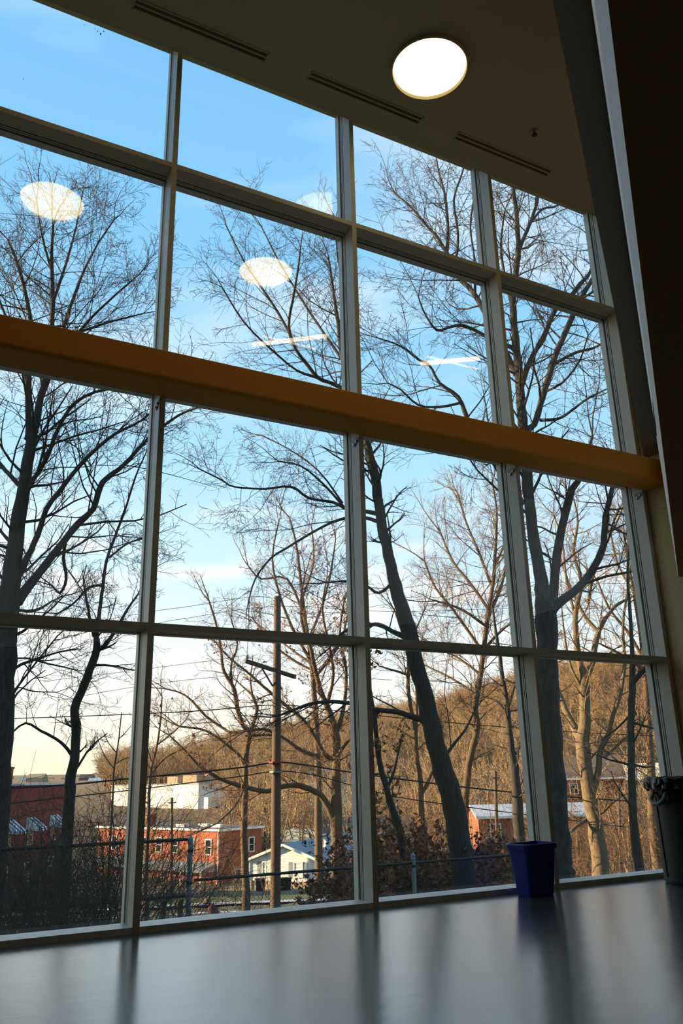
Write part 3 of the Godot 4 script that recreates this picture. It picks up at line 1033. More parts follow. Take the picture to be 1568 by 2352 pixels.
	car(ground(800, 1890, 120.0), 0.5, M.car_white, "white car parked beyond the white house's roof")
	car(ground(1128, 1850, 112.0), 0.9, M.car_white, "white car parked behind the leaning trunk")
	car(ground(1118, 2010, 60.0), 0.7, M.car_blue, "dark blue car half hidden behind the hedge")

func awning(h: Node3D, top: Vector3, u: Vector3, n: Vector3) -> void:
	var w := 1.9
	var t0 := top - u * w / 2 + Vector3.UP * 0.75
	var d := Vector3.UP * -0.95 + n * 1.25
	var bar := MB.new()
	bar.bar(t0 + d, t0 + d + u * w, 0.04, 0.04)
	var aw := part("awning", bar, M.rail, h)
	for e in 2:
		var sd := MB.new()
		var f := t0 + u * w * e
		sd.prism([f, f + d, f + d + Vector3.UP * -0.2, f + Vector3.UP * -1.0], u * 0.02)
		part("side_panel", sd, M.awn_white, aw)
	for k in 5:
		var q := MB.new()
		var a := t0 + u * w * k / 5.0
		var b := t0 + u * w * (k + 1) / 5.0
		q.quad(a, b, b + d, a + d)
		q.quad(a + d, b + d, b + d + Vector3.UP * -0.22, a + d + Vector3.UP * -0.22)
		part("stripe", q, M.awn_dark if k % 2 == 1 else M.awn_white, aw)

func gable_house(called: String, label: String, eave: Vector3, u: Vector3, w: float, d: float, rise: float, wall: Material, roof: Material) -> void:
	u = u.normalized()
	var v := Vector3(u.z, 0, -u.x)
	var y0 := minf(land_y(eave.x, eave.z), eave.y - 3.0) - 1.0
	var hh := eave.y - y0
	var a := Vector3(eave.x, y0, eave.z)
	var h := thing(called, label, "house", a)
	var mb := MB.new()
	mb.prism([a, a + v * d, a + v * d + Vector3.UP * hh, a + v * d / 2 + Vector3.UP * (hh + rise), a + Vector3.UP * hh], u * w)
	part("walls", mb, wall, h)
	for s in [0, 1]:
		var rf := MB.new()
		var e := a + v * (-0.4 if s == 0 else d + 0.4) + Vector3.UP * (hh - 0.1)
		var r := a + v * d / 2 + Vector3.UP * (hh + rise + 0.05)
		rf.prism([e - u * 0.3, r - u * 0.3, r - u * 0.3 + Vector3.UP * 0.2, e - u * 0.3 + Vector3.UP * 0.2], u * (w + 0.6))
		part("roof", rf, roof, h)
	var ev := MB.new()
	ev.bar(a - v * 0.42 + Vector3.UP * hh - u * 0.3, a - v * 0.42 + Vector3.UP * hh + u * (w + 0.3), 0.1, 0.25)
	part("gutter", ev, M.white_paint, h)
	for k in int(w / 3.2):
		win(h, a, u, -v, 1.7 + k * 3.2, hh - 1.35, 1.0, 1.3, M.pane_dark)

func car(p: Vector3, turn: float, mat: Material, label: String) -> void:
	var o := thing("parked_car", label, "car", p, "parked cars")
	var b := Basis(Vector3.UP, turn)
	var mb := MB.new()
	var pts := []
	for q in [[-2.1, 0.35], [2.1, 0.35], [2.15, 0.75], [1.2, 0.92], [0.6, 1.4], [-1.1, 1.42], [-1.8, 0.98], [-2.15, 0.9]]:
		pts.append(p + b * Vector3(q[0], q[1] + 0.05, -0.85))
	mb.prism(pts, b * Vector3(0, 0, 1.7))
	part("body", mb, mat, o)
	var gl := MB.new()
	var gp := []
	for q in [[1.0, 0.95], [0.55, 1.34], [-1.05, 1.36], [-1.6, 0.99]]:
		gp.append(p + b * Vector3(q[0], q[1] + 0.05, -0.87))
	gl.prism(gp, b * Vector3(0, 0, 1.74))
	part("side_windows", gl, M.pane_dark, o)
	for x in [-1.3, 1.3]:
		for z in [-0.78, 0.78]:
			var w := MB.new()
			w.rod(p + b * Vector3(x, 0.33, z - 0.1), p + b * Vector3(x, 0.33, z + 0.1), 0.33, 14)
			part("wheel", w, M.tyre, o)

# ---------------------------------------------------------------- fence, poles, wires
const ZF := -9.2           # plane of the wire fence

func on_fence(x: float, y: float) -> Vector3:
	var d := ray(x, y)
	return CAM + d * ((ZF - CAM.z) / d.z)

func link_mesh(f: Node3D, x0: float, x1: float, y0: float, top: float) -> void:
	var mb := MB.new()
	var p := 0.075
	var h := top - y0
	for s in [-1, 1]:
		var x := x0 - h
		while x < x1 + h:
			# a diagonal wire, clipped to the panel
			var xa := x if s == 1 else x
			var lo := Vector2(xa, y0)
			var hi := Vector2(xa + s * h, top)
			var ta := 0.0
			var tb := 1.0
			var dx := hi.x - lo.x
			var t0 := (x0 - lo.x) / dx
			var t1 := (x1 - lo.x) / dx
			ta = maxf(ta, minf(t0, t1))
			tb = minf(tb, maxf(t0, t1))
			if tb > ta + 0.01:
				var a := lo.lerp(hi, ta)
				var b := lo.lerp(hi, tb)
				mb.tube(PackedVector3Array([Vector3(a.x, a.y, ZF - 0.03), Vector3(b.x, b.y, ZF - 0.03)]), PackedFloat32Array([0.0019, 0.0019]), 3)
			x += p
	part("link_mesh", mb, M.rail, f, "stuff")

func build_fence_and_pole() -> void:
	var l0 := on_fence(-30, 1950)
	var l1 := on_fence(430, 1931)
	var g := land_y(l1.x, ZF)
	var f := thing("wire_fence", "tall chain-link fence panel with dark rails behind the left brush", "fence", Vector3(l0.x, g, ZF))
	var ty := (l0.y + l1.y) / 2
	var my := on_fence(300, 2068).y
	for y in [ty, my]:
		var mb := MB.new()
		mb.rod(Vector3(l0.x, y, ZF), Vector3(l1.x, y, ZF), 0.027, 8)
		part("rail", mb, M.rail, f)
	link_mesh(f, l0.x, l1.x, g - 0.2, ty)
	fence_post(f, 438, 1918, g, 0.042)
	var r0 := on_fence(446, 2014)
	var r1 := on_fence(1165, 1977)
	var f2 := thing("wire_fence", "lower chain-link fence with a dark top rail before the white house", "fence", Vector3(r0.x, g, ZF))
	var ry := (r0.y * 2 + r1.y) / 3
	var rail := MB.new()
	rail.rod(Vector3(r0.x, ry, ZF), Vector3(r1.x + 0.8, ry, ZF), 0.025, 8)
	part("rail", rail, M.rail, f2)
	link_mesh(f2, r0.x, r1.x + 0.8, land_y(r1.x, ZF) - 0.3, ry)
	fence_post(f2, 948, 1957, land_y(r1.x, ZF) - 0.3, 0.04)
	# wooden posts of a low barrier beyond the fence
	var k := 0
	for x in [335.0, 375.0, 413.0]:
		var p := ground(x, 2100, 27.0)
		var top := at(x, 2068, 27.0).y
		var mb := MB.new()
		mb.tube(PackedVector3Array([p - Vector3(0, 0.4, 0), Vector3(p.x, top, p.z), Vector3(p.x, top + 0.02, p.z)]), PackedFloat32Array([0.095, 0.085, 0.05]), 9, true)
		single("wooden_post", mb, M.bark_brown, "short weathered wooden post " + ["close to the first mullion", "between two others beyond the fence", "nearest the grey fence post"][k], "post", "short wooden posts")
		k += 1
	# utility pole with crossarm, insulator and brace
	var b := ground(632, 2000, 28.0)
	var top := at(637, 1370, 28.0)
	var pl := thing("utility_pole", "tall wooden utility pole with a slanting crossarm", "utility pole", b)
	var shaft := MB.new()
	shaft.tube(PackedVector3Array([b - Vector3(0, 0.5, 0), b.lerp(top, 0.35), b.lerp(top, 0.7), top]), PackedFloat32Array([0.172, 0.158, 0.143, 0.118]), 14, true)
	part("shaft", shaft, M.pole, pl)
	var c0 := at(563, 1518, 27.3)
	var c1 := at(678, 1555, 28.4)
	var arm := MB.new()
	arm.bar(c0, c1, 0.10, 0.125)
	part("crossarm", arm, M.pole, pl)
	var brc := MB.new()
	brc.bar(at(602, 1536, 27.7), at(626, 1576, 27.95), 0.03, 0.05)
	part("brace", brc, M.rail, pl)
	var ins := MB.new()
	var ip := at(567, 1509, 27.35)
	ins.lathe(ip - Vector3(0, 0.06, 0), [[0.015, -0.08], [0.02, 0.0], [0.07, 0.02], [0.065, 0.07], [0.035, 0.09], [0.035, 0.13], [0.0, 0.14]], 14)
	part("insulator", ins, M.galv, pl)
	for q in [[632, 1751], [634, 1773]]:
		var cl := MB.new()
		var p := at(q[0], q[1], 27.85)
		cl.box(p, Vector3(0.34, 0.045, 0.34))
		part("clamp", cl, M.red if q[1] == 1751 else M.galv, pl)
	var lead := MB.new()
	var bend := PackedVector3Array()
	var rad := PackedFloat32Array()
	for q in [[601, 1538], [592, 1545], [588, 1555], [590, 1565], [600, 1560], [622, 1548]]:
		bend.append(at(q[0], q[1], 27.75))
		rad.append(0.012)
	lead.tube(bend, rad, 5)
	part("lead_wire", lead, M.wire, pl)
	# smaller poles far off
	far_pole(395, 1832, 2004, 90.0, 0.13, "slim brown utility pole before the brick house")
	far_pole(1137, 1772, 1950, 70.0, 0.13, "brown utility pole behind the leaning trunk")
	far_pole(1420, 1800, 1985, 75.0, 0.12, "thin pole right of the forked sunlit trunk")
	far_pole(1325, 1905, 1995, 70.0, 0.12, "short pole left of the forked sunlit trunk")
	far_pole(608, 1855, 1900, 120.0, 0.14, "small pole beyond the utility pole")
	# wires: pixel points, a distance at each, thickness
	wire([[-20, 1652, 30], [160, 1646, 29], [310, 1640, 28.5], [470, 1632, 28], [636, 1619, 28], [760, 1631, 29], [900, 1647, 30], [1060, 1662, 31], [1210, 1674, 33], [1330, 1682, 34], [1500, 1690, 36]], 0.016, "dark service wire crossing the panes at mid height")
	wire([[-20, 1812, 26], [150, 1803, 26.5], [300, 1788, 27], [440, 1775, 27.5], [560, 1762, 27.8], [634, 1751, 28], [700, 1757, 28.5], [820, 1776, 29.5], [1000, 1800, 31], [1150, 1817, 32.5], [1290, 1829, 34], [1440, 1840, 36]], 0.026, "thick cable clamped to the utility pole")
	wire([[-20, 1850, 26], [300, 1815, 27], [460, 1795, 27.6], [560, 1782, 27.9], [634, 1772, 28], [720, 1780, 28.6], [900, 1828, 30], [1060, 1852, 31.5], [1200, 1870, 33], [1440, 1900, 36]], 0.017, "thin cable hung under the thick one")
	wire([[-20, 1470, 30], [330, 1408, 29], [440, 1392, 28.5], [567, 1372, 28], [620, 1372, 28]], 0.009, "fine wire rising to the utility pole's top")
	wire([[-20, 1536, 30], [330, 1440, 29], [430, 1420, 29], [640, 1392, 28], [900, 1405, 30], [1250, 1396, 33], [1520, 1402, 36]], 0.009, "fine wire below the pole's top")
	wire([[100, 1565, 30], [340, 1536, 29], [500, 1515, 28], [567, 1504, 27.4]], 0.008, "fine wire running to the white insulator")
	wire([[180, 1600, 30], [345, 1572, 29], [500, 1555, 28.6], [640, 1548, 28], [900, 1562, 30]], 0.008, "fine wire at the crossarm's height")
	wire([[567, 1502, 27.4], [569, 1480, 27.4], [568, 1440, 27.5], [600, 1400, 27.8], [634, 1385, 28]], 0.009, "slack wire rising from the white insulator")
	wire([[700, 1395, 30], [1000, 1340, 32], [1250, 1338, 34], [1500, 1342, 36]], 0.008, "fine upper wire before the right trees")
	wire([[700, 1420, 30], [1000, 1372, 32], [1250, 1360, 34], [1500, 1362, 36]], 0.008, "fine middle wire before the right trees")

func fence_post(f: Node3D, x: float, ytop: float, g: float, r: float) -> void:
	var p := on_fence(x, ytop)
	var mb := MB.new()
	mb.lathe(Vector3(p.x, g, ZF), [[r, -0.2], [r, p.y - g - 0.14], [r * 1.18, p.y - g - 0.13], [r * 1.15, p.y - g - 0.06], [r * 0.6, p.y - g - 0.02], [0.0, p.y - g]], 14)
	var o := part("post", mb, M.galv, f)
	for q in [0.25, 0.75, 1.25, 1.75]:
		if p.y - q > g:
			var bd := MB.new()
			bd.lathe(Vector3(p.x, p.y - q, ZF), [[r + 0.008, -0.025], [r + 0.012, 0.0], [r + 0.008, 0.025]], 14)
			part("band", bd, M.rail, o)

func far_pole(x: float, y0: float, y1: float, dist: float, r: float, label: String) -> void:
	var top := at(x, y0, dist)
	var b := ground(x, y1, dist)
	b.y = minf(b.y, at(x, y1, dist).y)
	var mb := MB.new()
	mb.tube(PackedVector3Array([b, b.lerp(top, 0.5), top]), PackedFloat32Array([r * 1.2, r * 1.1, r]), 9, true)
	mb.bar(top + Vector3(-0.5, -0.5, 0.2), top + Vector3(0.5, -0.5, -0.2), 0.1, 0.12)
	single("distant_pole", mb, M.pole, label, "pole")

func wire(pts: Array, r: float, label: String) -> void:
	var p := PackedVector3Array()
	var rr := PackedFloat32Array()
	var q := PackedVector3Array()
	for s in pts:
		q.append(at(s[0], s[1], s[2]))
	for k in q.size() - 1:
		for j in 4:
			p.append(q[k].cubic_interpolate(q[k + 1], q[maxi(k - 1, 0)], q[mini(k + 2, q.size() - 1)], j / 4.0))
			rr.append(r)
	p.append(q[q.size() - 1])
	rr.append(r)
	var mb := MB.new()
	mb.tube(p, rr, 5)
	single("overhead_wire", mb, M.wire, label, "wire", "overhead wires")

# ---------------------------------------------------------------- person
# bones: [a, b, ra, rb, colour]; meshed as surface nets of the joined distances
func body_mesh(bones: Array, cell: float, k: float) -> MB:
	var lo := Vector3.ONE * 1e9
	var hi := Vector3.ONE * -1e9
	for b in bones:
		for e in 2:
			lo = lo.min(b[e] - Vector3.ONE * (b[2 + e] + cell * 2))
			hi = hi.max(b[e] + Vector3.ONE * (b[2 + e] + cell * 2))
	var nx := int((hi.x - lo.x) / cell) + 2
	var ny := int((hi.y - lo.y) / cell) + 2
	var nz := int((hi.z - lo.z) / cell) + 2
	var f := PackedFloat32Array()
	f.resize(nx * ny * nz)
	var col := []
	for z in nz:
		for y in ny:
			for x in nx:
				f[(z * ny + y) * nx + x] = field(bones, lo + Vector3(x, y, z) * cell, k)
	var id := {}
	var mb := MB.new()
	var step := [1, nx, nx * ny]
	var corner := [0, 1, nx, nx + 1, nx * ny, nx * ny + 1, nx * ny + nx, nx * ny + nx + 1]
	for z in nz - 1:
		for y in ny - 1:
			for x in nx - 1:
				var at0 := (z * ny + y) * nx + x
				var mask := 0
				for c in 8:
					if f[at0 + corner[c]] < 0.0:
						mask |= 1 << c
				if mask == 0 or mask == 255:
					continue
				var s := Vector3.ZERO
				var m := 0
				for e in [[0, 1], [2, 3], [4, 5], [6, 7], [0, 2], [1, 3], [4, 6], [5, 7], [0, 4], [1, 5], [2, 6], [3, 7]]:
					var a: float = f[at0 + corner[e[0]]]
					var b: float = f[at0 + corner[e[1]]]
					if (a < 0.0) != (b < 0.0):
						var t := a / (a - b)
						var pa := Vector3(e[0] & 1, (e[0] >> 1) & 1, e[0] >> 2)
						var pb := Vector3(e[1] & 1, (e[1] >> 1) & 1, e[1] >> 2)
						s += pa.lerp(pb, t)
						m += 1
				var p := lo + (Vector3(x, y, z) + s / m) * cell
				id[at0] = mb.v.size()
				mb.v.append(p)
				var g := Vector3(field(bones, p + Vector3(0.004, 0, 0), k), field(bones, p + Vector3(0, 0.004, 0), k), field(bones, p + Vector3(0, 0, 0.004), k)) - Vector3.ONE * field(bones, p, k)
				mb.n.append(g.normalized())
				var best := 1e9
				var bc := Color.WHITE
				for b in bones:
					var d := bone(b, p)
					if d < best:
						best = d
						bc = b[4]
				mb.c.append(bc)
	for at0 in id:
		for ax in 3:
			var o1: int = step[(ax + 1) % 3]
			var o2: int = step[(ax + 2) % 3]
			var a: float = f[at0]
			var b: float = f[at0 + step[ax]]
			if (a < 0.0) == (b < 0.0):
				continue
			if id.has(at0 - o1) and id.has(at0 - o2) and id.has(at0 - o1 - o2):
				var q := [id[at0], id[at0 - o1], id[at0 - o1 - o2], id[at0 - o2]]
				if a < 0.0:
					q.reverse()
				mb.i.append_array(PackedInt32Array([q[0], q[1], q[2], q[0], q[2], q[3]]))
	return mb

func bone(b: Array, p: Vector3) -> float:
	var ab: Vector3 = b[1] - b[0]
	var t := clampf((p - b[0]).dot(ab) / maxf(ab.length_squared(), 1e-6), 0.0, 1.0)
	return p.distance_to(b[0] + ab * t) - lerpf(b[2], b[3], t)

func field(bones: Array, p: Vector3, k: float) -> float:
	var d := 1e3
	for b in bones:
		var e := bone(b, p)
		var h := clampf(0.5 + 0.5 * (e - d) / k, 0.0, 1.0)
		d = lerpf(e, d, h) - k * h * (1.0 - h)
	return d

func build_person() -> void:
	var g := ground(500, 2090, 34.0)
	# the figure walks to the left in the view, leaning forward
	var fw := -RX
	fw.y = 0
	fw = fw.normalized()                               # facing
	var sd := fw.cross(Vector3.UP).normalized()        # its right hand side
	var up := Vector3.UP
	var o := thing("person", "person in a dark red jacket and jeans stooping beyond the fence", "person", g)
	var jk := Color(0.085, 0.010, 0.020)
	var jn := Color(0.018, 0.028, 0.055)
	var sk := Color(0.34, 0.17, 0.11)
	var sh := Color(0.02, 0.02, 0.02)
	var hip := g + up * 0.88
	var chest := hip + fw * 0.20 + up * 0.31
	var neck := hip + fw * 0.33 + up * 0.49
	var head := hip + fw * 0.41 + up * 0.58
	var bones := [[hip - up * 0.02, hip + fw * 0.09 + up * 0.16, 0.15, 0.15, jk], [hip + fw * 0.09 + up * 0.16, chest, 0.15, 0.165, jk],
		[chest + sd * 0.10, chest - sd * 0.10, 0.12, 0.12, jk], [chest + up * 0.1 + sd * 0.15, chest + up * 0.1 - sd * 0.15, 0.075, 0.075, jk],
		[chest + up * 0.08 + fw * 0.04, neck, 0.08, 0.058, jk], [neck, head, 0.055, 0.06, sk],
		[head + up * 0.02, head + up * 0.07 - fw * 0.02, 0.085, 0.095, sk], [head + fw * 0.06 + up * 0.0, head + fw * 0.07 - up * 0.04, 0.05, 0.04, sk],
		[head + fw * 0.10 + up * 0.025, head + fw * 0.125 + up * 0.0, 0.014, 0.016, sk]]
	var hb := []
	for s in [-1.0, 1.0]:
		var sho: Vector3 = chest + up * 0.1 + sd * s * 0.19
		var elb: Vector3 = sho + fw * (0.06 + 0.06 * s) - up * 0.27 + sd * s * 0.04
		var wri: Vector3 = elb + fw * 0.17 - up * 0.17 - sd * s * 0.03
		var kne: Vector3 = hip + fw * (0.06 + 0.13 * s) - up * 0.42 + sd * s * 0.10
		var ank: Vector3 = hip + fw * (-0.04 + 0.2 * s) - up * 0.80 + sd * s * 0.10
		bones += [[sho, elb, 0.068, 0.055, jk], [elb, wri, 0.054, 0.042, jk], [hip + sd * s * 0.09, kne, 0.105, 0.072, jn], [kne, ank, 0.068, 0.048, jn], [ank, ank + fw * 0.17 - up * 0.03, 0.05, 0.04, sh],
			[head + sd * s * 0.088 + up * 0.02, head + sd * s * 0.092 + up * 0.05, 0.016, 0.018, sk]]
		# a hand resting: palm, four fingers of different length, a thumb at its side
		var palm: Vector3 = wri + fw * 0.07 - up * 0.015
		hb += [[wri, palm, 0.030, 0.036, sk]]
		var fl := [0.062, 0.075, 0.070, 0.055]
		for j in 4:
			var r0: Vector3 = palm + fw * 0.025 + sd * s * (0.028 - j * 0.018)
			var r1: Vector3 = r0 + fw * fl[j] * 0.6 - up * 0.012
			hb += [[r0, r1, 0.009, 0.0085, sk], [r1, r1 + fw * fl[j] * 0.3 - up * fl[j] * 0.45, 0.0085, 0.007, sk]]
		hb += [[wri + fw * 0.03 - sd * s * 0.03, wri + fw * 0.075 - sd * s * 0.055 - up * 0.01, 0.012, 0.010, sk], [wri + fw * 0.075 - sd * s * 0.055 - up * 0.01, wri + fw * 0.105 - sd * s * 0.052 - up * 0.025, 0.010, 0.008, sk]]
	var mb := body_mesh(bones, 0.022, 0.035)
	for s in 2:
		var hm := body_mesh(hb.slice(s * 11, s * 11 + 11), 0.0075, 0.008)
		var base := mb.v.size()
		mb.v.append_array(hm.v)
		mb.n.append_array(hm.n)
		mb.c.append_array(hm.c)
		for t in hm.i:
			mb.i.append(t + base)
	var bm := plain(Color(1, 1, 1), 0.85)
	bm.vertex_color_use_as_albedo = true
	part("body", mb, bm, o)
	var hr := Color(0.20, 0.17, 0.15)
	var hair := body_mesh([[head + up * 0.07 - fw * 0.03, head + up * 0.09 - fw * 0.05, 0.098, 0.095, hr], [head + up * 0.0 - fw * 0.07, head + up * 0.06 - fw * 0.06, 0.06, 0.08, hr]], 0.02, 0.02)
	part("hair", hair, bm, o)
	var ey := MB.new()
	for s in [-1.0, 1.0]:
		ey.lathe(head + fw * 0.088 + sd * s * 0.032 + up * 0.038, [[0.0, -0.009], [0.009, 0.0], [0.0, 0.009]], 8)
	part("eyes", ey, M.black, o)

# ---------------------------------------------------------------- trees
var twig_min := 0.004
var TB: MB      # branches of the tree being grown
var TT: MB      # its twigs

func rand_dir() -> Vector3:
	var z := rng.randf_range(-1, 1)
	var a := rng.randf() * TAU
	var s := sqrt(1 - z * z)
	return Vector3(s * cos(a), z, s * sin(a))

func grow(p0: Vector3, dir: Vector3, length: float, r0: float, left: int, o: Dictionary) -> void:
	var segs := 4 if left > 0 else 3
	var p := PackedVector3Array([p0])
	var r := PackedFloat32Array([r0])
	var d := dir
	var q := p0
	var r1 := maxf(r0 * 0.35, twig_min * 0.6)
	for k in segs:
		d = (d + rand_dir() * o.wander + Vector3.UP * o.lift + o.lean).normalized()
		q += d * length / segs
		p.append(q)
		r.append(lerpf(r0, r1, (k + 1.0) / segs))
	(TT if left <= 1 else TB).tube(p, r, 4 if left > 1 else 3)
	if left == 0:
		return
	var m: int = o.kids[left - 1]
	for c in m:
		var s := 0.22 + 0.78 * (c + rng.randf()) / m
		var f := minf(s * segs, segs - 0.001)
		var k := int(f)
		var pt := p[k].lerp(p[k + 1], f - k)
		var tg := (p[k + 1] - p[k]).normalized()
		var ax := tg.cross(rand_dir()).normalized()
		var nd := tg.rotated(ax, deg_to_rad(rng.randf_range(28, 62)))
		var ln := length * rng.randf_range(0.34, 0.62) * (1.15 - 0.5 * s)
		grow(pt, nd, ln, maxf(lerpf(r[k], r[k + 1], f - k) * 0.62, twig_min), left - 1, o)

# limbs: arrays of x, y, width in photo pixels; the first one is the trunk, and starts on the ground
func tree(called: String, label: String, dist: float, limbs: Array, o: Dictionary, bark: Material, twig: Material, group := "trees outside the window") -> Node3D:
	o.merge({"kids": [4, 5, 5], "reach": 2.2, "space": 0.34, "wander": 0.22, "lift": 0.05, "lean": Vector3.ZERO, "first": 0.3, "spread": 1.0, "leaves": 0, "start": 0.15, "foot": true})
	twig_min = o.get("twig", 0.0028 + 0.00010 * dist)
	TT = MB.new()
	var base := Vector3.ZERO
	var t: Node3D
	var seen := []
	for li in limbs.size():
		var a: Array = limbs[li]
		var drift: float = 0.0 if li == 0 else rng.randf_range(-1.0, 1.0) * o.spread
		var n := a.size() / 3
		var d0 := dist                          # a limb starts at the depth of the wood it leaves
		var near := 1e9
		for k in seen.size() - 1:
			if seen[k].w != seen[k + 1].w:
				continue
			var s0 := Vector2(seen[k].x, seen[k].y)
			var s1 := Vector2(seen[k + 1].x, seen[k + 1].y)
			var q := Geometry2D.get_closest_point_to_segment(Vector2(a[0], a[1]), s0, s1)
			var e := q.distance_to(Vector2(a[0], a[1]))
			if e < near:
				near = e
				d0 = lerpf(seen[k].z, seen[k + 1].z, q.distance_to(s0) / maxf(s0.distance_to(s1), 0.001))
		var raw := PackedVector3Array()
		var rad := PackedFloat32Array()
		for k in n:
			var dd: float = d0 + drift * k / maxf(n - 1.0, 1.0)
			seen.append(Vector4(a[k * 3], a[k * 3 + 1], dd, li))
			var p := at(a[k * 3], a[k * 3 + 1], dd)
			raw.append(p)
			rad.append(a[k * 3 + 2] * 0.5 / FOCAL * p.distance_to(CAM) * ray(a[k * 3], a[k * 3 + 1]).dot(RZ))
		if li == 0:
			var foot := Vector3(raw[0].x, land_y(raw[0].x, raw[0].z) - 0.15, raw[0].z)
			if foot.y < raw[0].y:
				raw.insert(0, foot)
				rad.insert(0, rad[0] * 1.25)
			base = raw[0]
			t = thing(called, label, "tree", base, group)
		var p := PackedVector3Array()
		var r := PackedFloat32Array()
		for k in raw.size() - 1:
			for j in 3:
				p.append(raw[k].cubic_interpolate(raw[k + 1], raw[maxi(k - 1, 0)], raw[mini(k + 2, raw.size() - 1)], j / 3.0) + rand_dir() * rad[k] * 0.12)
				r.append(lerpf(rad[k], rad[k + 1], j / 3.0) * rng.randf_range(0.95, 1.06))
		p.append(raw[-1])
		r.append(rad[-1])
		TB = MB.new()
		TB.tube(p, r, 10 if li == 0 else 7, true)
		# side branches along the limb
		var total := 0.0
		for k in p.size() - 1:
			total += p[k].distance_to(p[k + 1])
		var s := 0.0
		var begin: float = total * (o.first if li == 0 else o.start)
		var next := begin
		for k in p.size() - 1:
			var l := p[k].distance_to(p[k + 1])
			while next < s + l:
				var f := (next - s) / l
				var pt := p[k].lerp(p[k + 1], f)
				var tg := (p[k + 1] - p[k]).normalized()
				var nd := tg.rotated(tg.cross(rand_dir()).normalized(), deg_to_rad(rng.randf_range(30, 72)))
				var u := next / total
				var ln: float = o.reach * rng.randf_range(0.35, 1.0) * (1.0 - 0.45 * u)
				var br := clampf(r[k] * rng.randf_range(0.22, 0.42), twig_min * 1.3, 0.035)
				grow(pt, nd, ln, br, o.kids.size() if ln > o.reach * 0.72 else o.kids.size() - 1, o)
				next += o.space * rng.randf_range(0.6, 1.5) * (1.3 - 0.6 * u)
			s += l
		if o.get("tips", true) and not (li == 0 and o.get("broken", false)):
			var tg := (p[-1] - p[-3]).normalized()
			for q in 2:
				grow(p[-1], (tg + rand_dir() * 0.45).normalized(), o.reach * o.get("tip", 0.8) * rng.randf_range(0.6, 1.0), maxf(r[-1] * 0.8, twig_min * 1.5), o.kids.size() - 1, o)
		part("trunk" if li == 0 else "limb", TB, bark, t)
	part("twigs", TT, twig, t, "stuff")
	if o.leaves > 0:
		var lv := MB.new()
		var q := TT.v.size()
		for k in int(o.leaves):
			leaf(lv, TT.v[rng.randi() % q] + rand_dir() * 0.05, rng.randf_range(0.045, 0.10), o.get("leaf_tone", 0.0))
		part("dry_leaves", lv, M.leaf, t, "stuff")
	return t

func leaf(mb: MB, p: Vector3, s: float, tone: float) -> void:
	var a := rand_dir() * s
	var b := a.cross(rand_dir()).normalized() * s * 0.45
	var dn := Vector3.DOWN * s * 0.25
	var c := Color(0.19, 0.085, 0.030).lerp(Color(0.34, 0.11, 0.035), rng.randf() * rng.randf()) * rng.randf_range(0.45, 1.25)
	c = c.lerp(Color(0.09, 0.045, 0.035), tone * rng.randf())
	var k := mb.v.size()
	mb.quad(p - a, p + b + dn, p + a, p - b + dn)
	for q in 4:
		mb.c.append(c)

